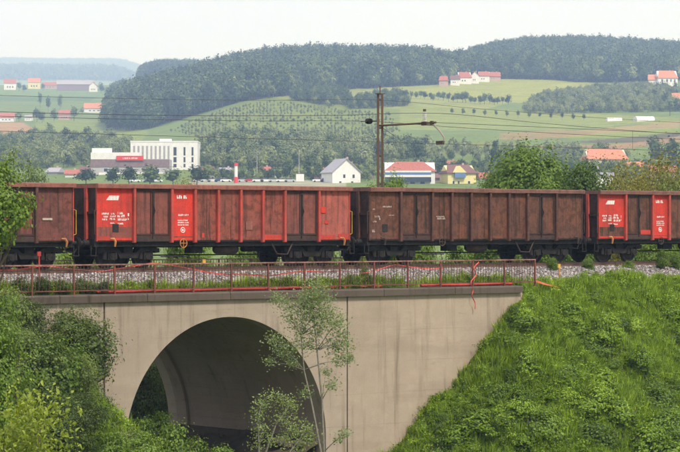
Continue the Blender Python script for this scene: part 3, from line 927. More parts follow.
def wagon(x0, label, pal):
    """pal: skin, post, rim, door, end paints; red panels; options"""
    wg = empty('freight_wagon', (x0, YT, 0))
    tag(wg, label, 'wagon', 'open freight wagons coupled in the train')
    rg = random.Random(int(x0 * 10))
    skin, post, rim, door, endm, under = pal['skin'], pal['post'], pal['rim'], pal['door'], pal['end'], M['undercarriage']
    # --- body sides
    edges = [0.0] + POSTS + [LW]
    for s in (-1, 1):
        for i in range(9):
            a0, a1 = edges[i] + (0.06 if i else 0.0), edges[i + 1] - (0.06 if i < 8 else 0.0)
            isdoor = i in (1, 7)
            if isdoor: continue
            mb = MB()
            y0, y1 = (-YS, -YS + 0.03) if s < 0 else (YS - 0.03, YS)
            mb.box(a0, a1, y0, y1, ZB + 0.02, ZT - 0.18)
            if s < 0:
                mb.bbox(a0 + 0.02, a1 - 0.02, y0 - 0.022, y0, ZB + 0.03, ZB + 0.13, 0.01)      # flange at the foot of the panel
            mt = pal['panels'].get(i, skin) if s < 0 else skin
            pn = mb.build('side_panel', mt, wg)
            if s < 0 and i in pal.get('low', {}):
                # the lower part of a repainted panel kept its old colour
                zt = pal['low'][i]
                m2 = MB(); m2.box(a0 + 0.004, a1 - 0.004, y0 - 0.006, y0 - 0.002, ZB + 0.135, zt)
                m2.build('old_paint', pal['lowmat'], pn)
        for x in POSTS:
            mb = MB()
            if s < 0:
                vs = [(x - 0.06, -YS - 0.10, ZT - 0.17), (x + 0.06, -YS - 0.10, ZT - 0.17), (x + 0.06, -YS - 0.10, ZB - 0.05), (x - 0.06, -YS - 0.10, ZB - 0.05)]
                mb.bbox(x - 0.06, x + 0.06, -YS - 0.15, -YS + 0.02, ZB - 0.06, ZT - 0.17, 0.018)
            else:
                mb.box(x - 0.06, x + 0.06, YS - 0.02, YS + 0.11, ZB - 0.06, ZT - 0.17)
            mb.build('post', post, wg)
        for dn, i in enumerate((1, 7)):
            a0, a1 = edges[i] + 0.065, edges[i + 1] - 0.065
            lw = (a1 - a0) / 2 - 0.02
            for q in (0, 1):
                mb = leaf_door_mesh(lw)
                o = mb.build('door', pal['doors'].get((i, q), door) if s < 0 else door, wg)
                if s < 0: o.location = (a0 + q * (lw + 0.04), -YS - 0.005, ZB + 0.2)
                else:
                    o.location = (a1 - q * (lw + 0.04), YS + 0.005, ZB + 0.2); o.rotation_euler = (0, 0, PI)
                leaf_frame_mesh(lw).build('door_frame', pal.get('frame', DOORFR), o);
                if q == 0 and s < 0:
                    mb = MB()
                    mb.tube([(lw + 0.02, -0.06, -0.1), (lw + 0.02, -0.06, 1.8)], 0.022, 6)
                    mb.tube([(lw + 0.02, -0.08, 1.22), (lw + 0.085, -0.11, 1.0), (lw + 0.02, -0.08, 0.78)], 0.024, 6)
                    for zz in (0.12, 1.72): mb.box(lw - 0.05, lw + 0.09, -0.075, -0.052, zz - 0.03, zz + 0.03)
                    mb.build('locking_bar', under, o)
                if q == 1 and s < 0 and i in pal.get('doorpatch', ()):
                    mb = MB(); mb.box(0.1, lw - 0.06, -0.0555, -0.0515, 0.015, 0.22)
                    mb.build('paint_patch', pal['bright'], o)
            mb = MB()
            yy = (-YS - 0.03, -YS + 0.03) if s < 0 else (YS - 0.03, YS + 0.03)
            mb.box(a0, a1, yy[0], yy[1], ZB + 0.0, ZB + 0.185)
            mb.build('door_sill', BROWNDK, wg)
            mb = MB(); mb.box(a0, a1, yy[0] + (0.02 if s < 0 else 0), yy[1] - (0 if s < 0 else 0.02), ZT - 0.235, ZT - 0.175)
            mb.build('door_header', BROWNDK, wg)
    # --- rim
    mb = MB()
    for s in (-1, 1):
        ya, yb = (-YS - 0.17, -YS + 0.03) if s < 0 else (YS - 0.03, YS + 0.17)
        mb.prism_x([(ya, ZT - 0.165), (yb, ZT - 0.165), (yb, ZT - 0.015), (yb - 0.015 if s > 0 else yb, ZT), (ya + 0.03, ZT), (ya, ZT - 0.03)], -0.06, LW + 0.06)
    mb.box(-0.06, 0.06, -YS + 0.031, YS - 0.031, ZT - 0.163, ZT - 0.003)
    mb.box(LW - 0.06, LW + 0.06, -YS + 0.031, YS - 0.031, ZT - 0.163, ZT - 0.003)
    mb.build('top_rim', rim, wg)
    # --- ends
    for e, xe in ((0, 0.0), (1, LW)):
        mb = MB(); o_ = -1 if e == 0 else 1
        mb.box(min(xe, xe - o_ * 0.03), max(xe, xe - o_ * 0.03), -YS + 0.031, YS - 0.031, ZB + 0.02, ZT - 0.17)
        ew = mb.build('end_wall', endm, wg)
        mb = MB()
        mb.box(min(xe, xe + o_ * 0.07), max(xe, xe + o_ * 0.07), -YS, YS, 2.12, 2.22)
        mb.build('rib', endm, ew)
        for yy in (-0.75, 0.75):
            mb = MB(); mb.box(min(xe + o_ * 0.001, xe + o_ * 0.10), max(xe + o_ * 0.001, xe + o_ * 0.10), yy - 0.07, yy + 0.07, ZB - 0.05, ZT - 0.17)
            mb.build('end_post', pal.get('endpost', post), ew)
        for yy in (-YS + 0.01, YS - 0.01):
            mb = MB(); mb.box(min(xe, xe + o_ * 0.035), max(xe, xe + o_ * 0.035), yy - 0.045, yy + 0.045, ZB, ZT - 0.17)
            mb.build('corner_post', pal.get('corner', post), ew)
    # --- floor and frame
    mb = MB(); mb.box(0.03, LW - 0.03, -YS + 0.035, YS - 0.035, ZB + 0.1, ZB + 0.18); mb.build('floor', M['rust_dark'], wg)
    for s in (-1, 1):
        mb = MB()
        mb.box(-0.02, LW + 0.02, s * 1.28 - 0.04, s * 1.28 + 0.04, 0.86, ZB + 0.06)
        mb.box(-0.02, LW + 0.02, s * 1.34 - 0.10, s * 1.34 + 0.10, ZB - 0.02, ZB + 0.015)
        mb.build('sole_bar', under, wg)
    mb = MB()
    mb.box(0.0, LW, -0.25, 0.25, 0.80, ZB + 0.08)
    for x in (4.2, 5.6, 7.3, 8.7): mb.box(x - 0.06, x + 0.06, -1.25, 1.25, 0.85, ZB + 0.05)
    mb.build('centre_sill', under, wg)
    for xe in (-0.06, LW - 0.06):
        mb = MB(); mb.box(xe, xe + 0.12, -1.33, 1.33, 0.84, ZB + 0.1); mb.build('headstock', under, wg)
    for xe, sg in ((-0.06, -1), (LW + 0.06, 1)):
        for yy in (-0.875, 0.875):
            o = obj('buffer', BUFFER, None, wg, (xe, yy, 1.0), 0 if sg > 0 else PI)
        mb = MB()
        mb.box(min(xe, xe + sg * 0.28), max(xe, xe + sg * 0.28), -0.04, 0.04, 0.93, 1.05)
        mb.tube([(xe + sg * 0.25, 0, 1.0), (xe + sg * 0.42, 0, 0.85), (xe + sg * 0.5, 0, 0.72)], 0.04, 6)
        mb.tube([(xe, -0.3, 0.95), (xe + sg * 0.25, -0.32, 0.62), (xe + sg * 0.5, -0.28, 0.66)], 0.03, 6)
        mb.build('coupling', under, wg)
    # --- bogies
    for bx in (1.75, 11.15):
        bo = obj('bogie', BOGIE, None, wg, (bx, 0, 0))
        for wx in (-0.87, 0.87):
            obj('axle', AXLE, None, bo, (wx, 0, 0.46))
            for s in (-1, 1):
                obj('wheel', WHEEL, None, bo, (wx, s * 0.755, 0.46), 0 if s < 0 else PI)
    # --- brake gear
    mb = MB(); mb.lathe_x(-0.85, 0.74, [(6.15, 0.05), (6.2, 0.17), (6.26, 0.205), (7.24, 0.205), (7.3, 0.17), (7.35, 0.05)], 16)
    mb.build('air_tank', M['tank'], wg, True)
    mb = MB(); mb.box(4.9, 5.5, -0.95, -0.55, 0.58, 0.86); mb.lathe_x(-0.5, 0.75, [(7.9, 0.14), (8.4, 0.14), (8.5, 0.06)], 12)
    mb.tube([(3.2, -0.3, 0.5), (9.8, -0.3, 0.5)], 0.03, 6)
    mb.tube([(3.3, -1.1, 0.45), (4.6, -1.1, 0.45)], 0.025, 6)
    mb.build('brake_gear', under, wg)
    mb = MB(); mb.tube([(8.72, -1.32, 1.02), (9.05, -1.33, 0.52), (9.6, -1.33, 0.50), (9.92, -1.32, 1.02)], 0.03, 6)
    mb.build('step_bracket', M['tank'], wg)
    mb = MB(); ringed(mb, 4.12, 0.98, -1.5, 0.17, 0.018)
    mb.tube([(3.96, -1.5, 0.98), (4.28, -1.5, 0.98)], 0.014, 5); mb.tube([(4.12, -1.5, 0.82), (4.12, -1.5, 1.14)], 0.014, 5)
    mb.tube([(4.12, -1.5, 0.98), (4.12, -1.3, 0.98)], 0.02, 5)
    mb.build('brake_handwheel', pal.get('wheelpaint', M['rust_dark']), wg)
    for x, sg in ((0.72, 1), (LW - 0.42, 1)):
        mb = MB(); mb.tube([(x - 0.16, -1.5, 1.17), (x - 0.02, -1.54, 1.16), (x + 0.06, -1.54, 1.05), (x + 0.06, -1.5, 0.86)], [0.03, 0.05, 0.05, 0.035], 7)
        mb.build('rope_hook', pal.get('hook', M['orange']), wg)
    for xe, sg in ((0.0, -1), (LW, 1)):
        mb = MB(); s_ = -1
        xx = xe + sg * 0.14
        mb.tube([(xe, -YS - 0.02, 2.3), (xx, -YS - 0.03, 2.26), (xx, -YS - 0.03, 1.35), (xe, -YS - 0.02, 1.3)], 0.014, 6)
        mb.build('grab_rail', pal.get('grab', M['rust_dark']) if sg > 0 else M['rust_dark'], wg)
        mb = MB(); mb.box(min(xe, xe + sg * 0.3), max(xe, xe + sg * 0.3), -1.42, -1.15, 0.5, 0.53); mb.tube([(xe + sg * 0.05, -1.4, 0.9), (xe + sg * 0.05, -1.4, 0.5)], 0.02, 5)
        mb.tube([(xe + sg * 0.28, -1.4, 0.9), (xe + sg * 0.28, -1.4, 0.5)], 0.02, 5)
        mb.build('step', under, wg)
    # dark label holder on the first panel
    mb = MB(); mb.box(0.72, 1.02, -YS - 0.016, -YS - 0.008, ZB + 0.36, ZB + 0.68)
    mb.build('label_holder', under, wg)
    yl = -YS - 0.012
    if pal.get('text'):
        tm = pal['textmat']
        # slanted striped emblem, then the number block
        mb = MB()
        for k in range(4):
            zz = 2.66 + k * 0.045
            xa_ = 0.42 + 0.04 * k
            vs = [(xa_, yl, zz), (1.0 + 0.012 * k, yl, zz), (1.012 + 0.012 * k, yl, zz + 0.036), (xa_ + 0.04, yl, zz + 0.036)]
            mb.add(vs, [(0, 1, 2, 3)])
        mb.build('emblem', tm, wg)
        mb = MB()
        for k in range(3):
            mb.box(0.64 + 0.15 * k, 0.70 + 0.15 * k, yl - 0.003, yl - 0.001, 2.665, 2.835)
        mb.build('emblem', tm, wg)
        sd_ = int(x0)
        for k, (xa_, xb_, zz, hh) in enumerate(((0.22, 0.56, 2.10, 0.075), (0.66, 0.86, 2.10, 0.075), (0.98, 1.28, 2.12, 0.09), (0.30, 0.52, 1.99, 0.07), (0.62, 0.88, 2.0, 0.07),
                                                (0.96, 1.34, 2.0, 0.10), (0.24, 0.52, 1.88, 0.08), (0.6, 0.86, 1.9, 0.075), (0.98, 1.46, 1.87, 0.10), (0.62, 0.86, 1.75, 0.05), (0.98, 1.26, 1.72, 0.07), (1.46, 1.56, 2.04, 0.12), (1.46, 1.56, 1.9, 0.1))):
            lettering(wg, xa_, xb_, zz, hh, yl, sd_ + k, tm)
        lettering(wg, 3.86, 4.42, 2.74, 0.14, yl, 77, tm)
        lettering(wg, 3.93, 4.46, 2.06, 0.07, yl, 78, tm)
        for k in range(3): lettering(wg, 3.9, 4.44, 1.86 - 0.09 * k, 0.055, yl, 80 + k, tm)
        mb = MB(); ringed(mb, 4.15, 1.5, yl, 0.10, 0.018, 14); mb.build('emblem', tm, wg)
        mb = MB(); mb.box(4.11, 4.19, yl, yl + 0.003, 1.46, 1.54); mb.build('emblem', tm, wg)
    if pal.get('faint'):
        for k, (xa_, xb_, zz, hh) in enumerate(((0.18, 0.34, 2.35, 0.05), (0.75, 1.28, 2.45, 0.07), (0.3, 0.6, 2.02, 0.09), (0.55, 0.68, 1.92, 0.17), (0.2, 0.42, 1.82, 0.07), (0.16, 0.4, 1.4, 0.12), (3.9, 4.4, 1.95, 0.09), (3.85, 4.35, 2.05, 0.05), (1.1, 1.4, 2.1, 0.04))):
            lettering(wg, xa_, xb_, zz, hh, yl, 200 + k, M['white_faded'])
    for (xa_, xb_, za_, zb_, mt) in pal.get('patches', ()):
        mb = MB(); mb.box(xa_, xb_, -YS - 0.0275, -YS - 0.0235, za_, zb_)
        mb.build('paint_patch', mt, wg)
    return wg

DOORFR = paint('paint_door_frame', (0.06, 0.028, 0.023), (0.045, 0.024, 0.02), (0.022, 0.017, 0.015), 0.5, 14)
RED = paint('paint_red', (0.66, 0.045, 0.028), (0.36, 0.055, 0.036), (0.2, 0.04, 0.03), 0.25, 1, 0.5)
REDPOST = paint('paint_red_post', (0.52, 0.075, 0.055), (0.30, 0.075, 0.055), (0.12, 0.045, 0.035), 0.4, 2)
BRICK = paint('paint_brick', (0.29, 0.078, 0.054), (0.165, 0.053, 0.039), (0.055, 0.028, 0.023), 0.58, 3, 0.95)
BRICKLIGHT = paint('paint_brick_light', (0.45, 0.11, 0.08), (0.28, 0.08, 0.06), (0.1, 0.045, 0.035), 0.4, 15, 0.7)
BRICKDOOR = paint('paint_brick_door', (0.27, 0.075, 0.054), (0.17, 0.057, 0.042), (0.06, 0.031, 0.026), 0.5, 4, 0.85)
BROWN_ = paint('paint_brown', (0.165, 0.062, 0.036), (0.09, 0.04, 0.028), (0.034, 0.023, 0.019), 0.7, 5, 0.95)
BROWNPOST = paint('paint_brown_post', (0.12, 0.052, 0.037), (0.085, 0.04, 0.031), (0.038, 0.026, 0.022), 0.6, 6)
BROWNDK = paint('paint_brown_dark', (0.07, 0.037, 0.031), (0.05, 0.03, 0.026), (0.026, 0.02, 0.018), 0.6, 7)
RIM = paint('paint_rim', (0.30, 0.11, 0.083), (0.2, 0.08, 0.06), (0.11, 0.052, 0.042), 0.45, 8, 0.5)
RIMBR = paint('paint_rim_brown', (0.21, 0.095, 0.074), (0.145, 0.065, 0.052), (0.085, 0.046, 0.037), 0.45, 9, 0.5)
MAROON = paint('paint_maroon', (0.185, 0.06, 0.047), (0.11, 0.041, 0.033), (0.046, 0.027, 0.023), 0.6, 10, 0.9)
BRIGHT = paint('paint_bright', (0.62, 0.05, 0.03), (0.36, 0.06, 0.04), (0.2, 0.05, 0.04), 0.35, 12, 0.3)
X2 = 57.62
PIT = 14.04
Zl = ZB + 0.56
wagon(X2 - PIT, 'brick red open freight wagon half hidden by the tree, leftmost in the train',
      dict(skin=MAROON, post=BROWNPOST, rim=RIM, door=MAROON, end=BROWNDK, panels={}, doors={}, bright=BRIGHT, grab=M['yellow'], corner=REDPOST, patches=((11.5, 11.95, 1.88, 1.96, M['white_faded']),)))
wagon(X2, 'open freight wagon with bright red panels and posts, directly left of the brown one',
      dict(skin=BRICK, post=REDPOST, rim=RIM, door=BRICKDOOR, end=BROWNDK, panels={0: RED, 2: RED, 8: BRICKLIGHT}, low={0: Zl, 2: ZB + 0.2}, lowmat=BRICKDOOR, doors={}, bright=BRIGHT,
           text=True, textmat=M['white_paint'], grab=M['yellow'], wheelpaint=M['orange'], corner=REDPOST, endpost=REDPOST,
           patches=((8.3, 9.2, ZB + 0.04, ZB + 0.25, BRIGHT), (11.3, 12.1, ZB + 0.04, ZB + 0.22, BRIGHT), (12.3, 12.85, ZB + 0.04, ZB + 0.28, BRIGHT), (7.35, 7.68, 1.5, 1.85, RIM), (11.35, 11.6, 2.2, 2.45, BRIGHT), (11.55, 11.75, 1.75, 1.9, BRIGHT), (5.1, 5.22, 1.2, 1.38, BRIGHT), (0.05, 0.6, ZB + 0.04, ZB + 0.2, BRIGHT))))
wagon(X2 + PIT, 'rusty brown open freight wagon with faded panels, coupled in front of the mast',
      dict(skin=BROWN_, post=BROWNPOST, rim=RIMBR, door=BROWN_, end=BROWNDK, panels={}, doors={}, bright=BRIGHT, faint=True, corner=BROWNPOST, hook=M['tank']))
wagon(X2 + 2 * PIT, 'open freight wagon with bright red panels, rightmost and cut by the picture edge',
      dict(skin=BROWN_, post=REDPOST, rim=RIMBR, door=BROWN_, end=BROWNDK, panels={0: RED, 2: RED}, low={0: Zl, 2: ZB + 0.16}, lowmat=BROWN_, doors={}, bright=BRIGHT, doorpatch=(1,),
           text=True, textmat=M['white_paint'], corner=REDPOST, endpost=REDPOST))
# ================================================================== RAILINGS
def railing(y, x0, n, span, label, m_top, m_post, m_bal, step=0.152):
    rl = empty('bridge_railing', (x0, y, -0.85))
    tag(rl, label, 'railing')
    L = n * span
    mb = MB(); mb.box(-0.03, L + 0.03, -0.028, 0.028, 1.065, 1.115); mb.build('top_rail', m_top, rl)
    mb = MB(); mb.box(-0.03, L + 0.03, -0.02, 0.02, 0.13, 0.17); mb.build('bottom_rail', m_post, rl)
    mb = MB(); mb.box(-0.032, 0.032, -0.03, 0.03, -0.02, 1.062); mb.box(-0.07, 0.07, -0.06, 0.06, -0.02, 0.015)
    pm = mb.mesh('post', m_post)
    for k in range(n + 1):
        o = obj('post', pm, None, rl, (k * span, 0, 0))
        o.rotation_euler = (0, R(random.Random(k).uniform(-1.2, 1.2)), 0)
    mb = MB(); mb.box(-0.008, 0.008, -0.008, 0.008, 0.171, 1.064)
    bm_ = mb.mesh('baluster', m_bal)
    for k in range(n):
        m = int(round(span / step))
        for q in range(1, m):
            rg = random.Random(k * 50 + q)
            if rg.random() < 0.02: continue
            o = obj('baluster', bm_, None, rl, (k * span + q * span / m, 0, 0))
            o.rotation_euler = (0, R(rg.uniform(-0.7, 0.7)), 0)
    return rl
SPAN = 1.825
railing(YB + 0.1, 77.35 - 16 * SPAN, 16, SPAN, 'rusty red railing along the near edge of the bridge', M['railing_pale'], M['railing_red'], M['baluster'])
railing(YF - 0.1, 77.35 - 18 * SPAN, 18, SPAN, 'dark rusty railing on the far edge of the bridge behind the train', M['rust_dark'], M['rust_dark'], M['rust_dark'])

# red conduits lying on the coping behind the railing
def cable(pts, r, name, mat, label, cat, n=8, sub=6, wob=0.0, seed=0, group=None):
    pts = [Vector(p) for p in pts]
    out = []
    for i in range(len(pts) - 1):
        p0, p1, p2, p3 = pts[max(i - 1, 0)], pts[i], pts[i + 1], pts[min(i + 2, len(pts) - 1)]
        for k in range(sub):
            t = k / sub
            out.append(0.5 * ((2 * p1) + (p2 - p0) * t + (2 * p0 - 5 * p1 + 4 * p2 - p3) * t * t + (3 * p1 - p0 - 3 * p2 + p3) * t ** 3))
    out.append(pts[-1])
    rg = random.Random(seed)
    if wob: out = [p + Vector((0, rg.uniform(-wob, wob), rg.uniform(-wob, wob))) for p in out]
    mb = MB(); mb.tube(out, r, n)
    o = mb.build(name, mat, None, True)
    c = out[0].copy()
    o.data.transform(Matrix.Translation(-c)); o.location = c
    tag(o, label, cat, group)
    return o
yc = YB + 0.34
rg = random.Random(3)
for q, (xa, xb, dz, dy, rr, lb) in enumerate(((54.8, 65.2, 0.055, 0.0, 0.052, 'red plastic conduit lying behind the railing above the arch'),
                                          (63.8, 69.0, 0.045, 0.16, 0.04, 'thin red conduit overlapping the long one behind the middle railing'),
                                          (71.0, 76.2, 0.06, 0.0, 0.058, 'bright red conduit lying behind the railing near its right end'))):
    pts = [(x, yc + dy + 0.03 * math.sin(x * 1.7 + q), -0.83 + dz + 0.02 * abs(math.sin(x * 0.9))) for x in np.linspace(xa, xb, 14)]
    cable(pts, rr, 'conduit', M['red_pipe'] if q < 2 else M['red_tape'], lb, 'conduit', 8, 3, 0.0, q, 'red conduits on the bridge')

def ribbon(pts, wd, name, mat, label, cat, twist=0.4, seed=0, group=None):
    """thin plastic tape: a strip with real thickness that twists along its way"""
    pts = [Vector(p) for p in pts]
    out = []
    for i in range(len(pts) - 1):
        p0, p1, p2, p3 = pts[max(i - 1, 0)], pts[i], pts[i + 1], pts[min(i + 2, len(pts) - 1)]
        for k in range(8):
            t = k / 8
            out.append(0.5 * ((2 * p1) + (p2 - p0) * t + (2 * p0 - 5 * p1 + 4 * p2 - p3) * t * t + (3 * p1 - p0 - 3 * p2 + p3) * t ** 3))
    out.append(pts[-1])
    rg = random.Random(seed); mb = MB(); vs, fs = [], []
    an = 0.0
    for i, p in enumerate(out):
        d = (out[min(i + 1, len(out) - 1)] - out[max(i - 1, 0)]).normalized()
        u = Vector((0, 0, 1)) - d * d.z
        if u.length < 0.2: u = Vector((1, 0, 0)) - d * d.x
        u.normalize(); v = d.cross(u)
        an += rg.uniform(-twist, twist)
        a_ = u * math.cos(an) + v * math.sin(an); b_ = d.cross(a_) * 0.0015
        for s, t in ((1, 1), (1, -1), (-1, -1), (-1, 1)):
            vs.append(p + a_ * (s * wd / 2) + b_ * t)
    for i in range(len(out) - 1):
        for k in range(4):
            fs.append((4 * i + k, 4 * i + (k + 1) % 4, 4 * i + 4 + (k + 1) % 4, 4 * i + 4 + k))
    fs += [(3, 2, 1, 0), tuple(range(4 * len(out) - 4, 4 * len(out)))]
    mb.add(vs, fs)
    o = mb.build(name, mat)
    c = out[0].copy(); o.data.transform(Matrix.Translation(-c)); o.location = c
    tag(o, label, cat, group)
yt = YB + 0.2
def tp(lst, y=None): return [PY(a, b, y or yt) for a, b in lst]
ribbon(tp([(-20, 270), (10, 270), (29, 268), (45, 266), (72, 269), (100, 271), (116, 269), (135, 266), (152, 263.5), (170, 265), (192, 269), (212, 273), (231, 275)]), 0.045, 'barrier_tape', M['red_tape'],
       'red warning tape looping along the left half of the railing', 'tape', 0.25, 1)
ribbon(tp([(231, 274), (255, 275), (269, 276), (288, 273), (306, 271), (325, 272), (343, 271), (362, 273), (377, 270), (394, 265), (411, 267), (430, 269), (443, 268)]), 0.045, 'barrier_tape', M['red_tape'],
       'red warning tape sagging between railing posts above the sapling', 'tape', 0.25, 2)
ribbon([PY(479, 262, YB - 0.01), PY(474, 268, YB - 0.02), PY(476, 275, YB - 0.02), PY(471, 282, YB - 0.03), PY(473, 290, YB - 0.19), PY(472, 296, YB - 0.2), PY(475, 303, YB - 0.18), PY(475, 309, YB - 0.17)], 0.042, 'barrier_tape', M['red_tape'],
       'red tape end knotted to a post and hanging over the coping', 'tape', 0.35, 5)
ribbon([PY(536, 281, YB + 0.0), PY(545, 284, YB + 0.1), PY(553, 286, YB + 0.3), PY(560, 288, YB + 0.35)], 0.09, 'barrier_tape', M['orange_net'],
       'orange plastic strip trailing into the grass past the railing end', 'tape', 0.15, 7)

def stake(px, y, z0, z1, mat, name, label, r=0.03, flag=None):
    p = PY(px, 250, y)
    s = empty(name, (p.x, y, z0)); tag(s, label, 'stake')
    mb = MB(); mb.tube([(0, 0, -0.3), (0.01, 0, z1 - z0)], r, 6); mb.build('shaft', mat, s)
    mb = MB(); mb.box(-0.07, 0.07, -0.03, 0.03, z1 - z0 - 0.16, z1 - z0 + 0.01); mb.build('head', flag or mat, s)
stake(39, YB + 0.9, -0.8, 0.72, M['red_pipe'], 'marker_stake', 'thin red stake rising above the railing at the left', 0.03)
stake(204, YB + 1.6, -0.75, 0.36, M['rust_dark'], 'marker_stake', 'short stake with yellow head behind the railing', 0.02, M['yellow'])
stake(559, YB + 1.6, -0.75, 0.0, M['orange'], 'marker_stake', 'orange stake in the grass right of the railing end', 0.03, M['yellow'])
stake(617, YB + 2.2, -0.6, 0.02, M['rust_dark'], 'marker_stake', 'small brown stake at the ballast edge far right', 0.02)

# ================================================================== CATENARY MAST AND WIRES
XM, YM = 77.2, 86.05
mast = empty('catenary_mast', (XM, YM, -1.2))
tag(mast, 'rusty twin channel catenary mast rising behind the brown wagon', 'mast')
zb_ = 1.2
mrot = TH
mc = empty('column', (0, 0, 0)); mc.parent = mast
def mp(mb, name, mat, parent=mast, smooth=False): return mb.build(name, mat, parent, smooth)
for s in (-1, 1):
    mb = MB()
    x = s * 0.108 + 0.01
    pr = [(x - 0.07, -0.11), (x + 0.05, -0.11), (x + 0.05, 0.11), (x - 0.07, 0.11)]
    vs = [(*p, z) for z in (-0.6, 7.62 + zb_) for p in pr]
    # slight taper towards the top
    vs = [(v[0] * (1.0 if v[2] < 0 else 0.86), v[1] * (1.0 if v[2] < 0 else 0.85), v[2]) for v in vs]
    mb.add(vs, [(0, 3, 2, 1), (4, 5, 6, 7), (0, 1, 5, 4), (1, 2, 6, 5), (2, 3, 7, 6), (3, 0, 4, 7)])
    o = mp(mb, 'channel', M['mast']); o.rotation_euler = (0, 0, -mrot)
for k in range(7):
    z = 0.9 + k * 1.27
    mb = MB(); mb.box(-0.115, 0.115, -0.05, 0.05, z, z + 0.09)
    o = mp(mb, 'batten_plate', M['mast']); o.rotation_euler = (0, 0, -mrot)
mb = MB(); mb.tube([(0, 0, 7.6 + zb_), (0, 0, 7.98 + zb_)], 0.025, 6); mb.box(-0.19, 0.19, -0.12, 0.12, 7.622 + zb_, 7.66 + zb_)
o = mp(mb, 'cap', M['mast'])
bpy.data.objects.remove(mc)
# cantilever: points towards the camera across the track (-y)
zc_ = 1.62 + (227 - 125) / F * 114.5 + zb_
ya_ = -(YM - YT)
mb = MB(); mb.tube([(0, 0.1, zc_ + 0.02), (0, -2.9, zc_ + 0.04), (0, ya_ + 0.42, zc_ + 0.05)], 0.045, 8)
ct = mp(mb, 'cantilever', M['mast'])
mb = MB()
for k in range(5): mb.add(*cyl_z(0, -2.95, zc_ + 0.12 + 0.085 * k, zc_ + 0.17 + 0.085 * k, 0.10, 10))
mb.add(*cyl_z(0, -2.95, zc_ + 0.05, zc_ + 0.6, 0.03, 8))
mp(mb, 'insulator', M['porcelain'], ct)
mb = MB(); mb.add(*cyl_z(0, -2.95, zc_ + 0.56, zc_ + 0.66, 0.07, 8)); mb.box(-0.06, 0.06, -3.1, -2.8, zc_ - 0.06, zc_ + 0.1); mb.box(-0.05, 0.05, -3.5, -3.35, zc_ - 0.05, zc_ + 0.12)
mp(mb, 'clamp', M['rust_dark'], ct)
zc0 = 5.27 + zb_
mb = MB(); mb.tube([(0, -3.1, zc_ + 0.0), (0, -3.55, zc_ - 0.06), (0, -3.95, zc_ - 0.35), (0, -4.2, zc_ - 0.62), (0, -4.22, zc0 + 0.12), (0, -4.1, zc0)], 0.04, 7)
mp(mb, 'registration_arm', M['mast_zinc'], ct)
mb = MB(); mb.box(-0.07, 0.07, -4.15, -3.75, zc0 - 0.02, zc0 + 0.14)
mp(mb, 'contact_clamp', M['rust_dark'], ct)
mb = MB(); mb.tube([(0, -0.1, zc_ - 0.05), (0, -1.1, zc_ - 0.55 - 0.0)], 0.012, 5)
mp(mb, 'stay', M['wire'], ct)
# black reel-shaped feeder insulator on the far side of the mast
zi = 1.62 + (227 - 121) / F * 116 + zb_
mb = MB(); mb.lathe_y(0, zi, [(0.62, 0.04), (0.63, 0.12), (0.70, 0.135), (0.74, 0.085), (0.78, 0.085), (0.82, 0.135), (0.89, 0.12), (0.90, 0.04)], 16)
mb.tube([(0, 0.05, zi), (0, 1.3, zi)], 0.022, 6)
mp(mb, 'feeder_insulator', M['black'])

def wire(pts, r, label, droppers=None):
    o = cable(pts, r * 0.8, 'overhead_wire', M['wire'], label, 'wire', 5, 8, 0, 0, 'overhead railway wires')
    if droppers:
        mb = MB(); c = Vector(o.location)
        for (a, b) in droppers: mb.tube([Vector(a) - c, Vector(b) - c], 0.008, 4)
        mb.build('dropper', M['wire'], o)
    return o
def axis_pt(x, z, y=YT): return (x, y, z)
# contact wire: level, a little zigzag; messenger sags between masts 50 m apart
cw = [axis_pt(x, 5.27, YT + (0.12 if k % 2 else -0.12)) for k, x in enumerate((-23, 2, 27.2, 52.2, XM, 102.2, 127.2, 152, 177))]
wire(cw, 0.012, 'lowest overhead wire, the contact wire just above the wagons')
def mess(x):
    t = ((x - XM) / 50.0) % 1.0
    return 6.62 - 4 * 0.62 * t * (1 - t)
xsm = np.arange(-23, 178, 6.25)
dr = []
for k in range(2, 32, 2):
    x = xsm[k]
    if abs(((x - XM) / 50.0) % 1.0 - 0.5) < 0.45: dr.append((axis_pt(x, 5.28), axis_pt(x, mess(x))))
wire([axis_pt(x, mess(x)) for x in xsm], 0.014, 'messenger wire carrying thin droppers above the contact wire', dr)
def fed(x, z0, sag, y): 
    t = ((x - XM) / 50.0) % 1.0
    return (x, y, z0 - 4 * sag * t * (1 - t))
wire([fed(x, zi - zb_, 0.35, YM + 0.79) for x in xsm], 0.014, 'feeder wire held by the black insulator on the mast')
wire([fed(x, 7.35, 0.5, YM - 0.2) for x in xsm], 0.010, 'topmost thin overhead wire above the others')
xr = np.linspace(XM, 178, 12)
wire([(XM, YM + ya_ + 0.5, zc_ - zb_ + 0.05)] + [(x, YT + 0.3 + 0.012 * (x - XM), zc_ - zb_ + 0.05 - 0.006 * (x - XM)) for x in xr[1:]], 0.014, 'wire leaving the cantilever tip towards the right')

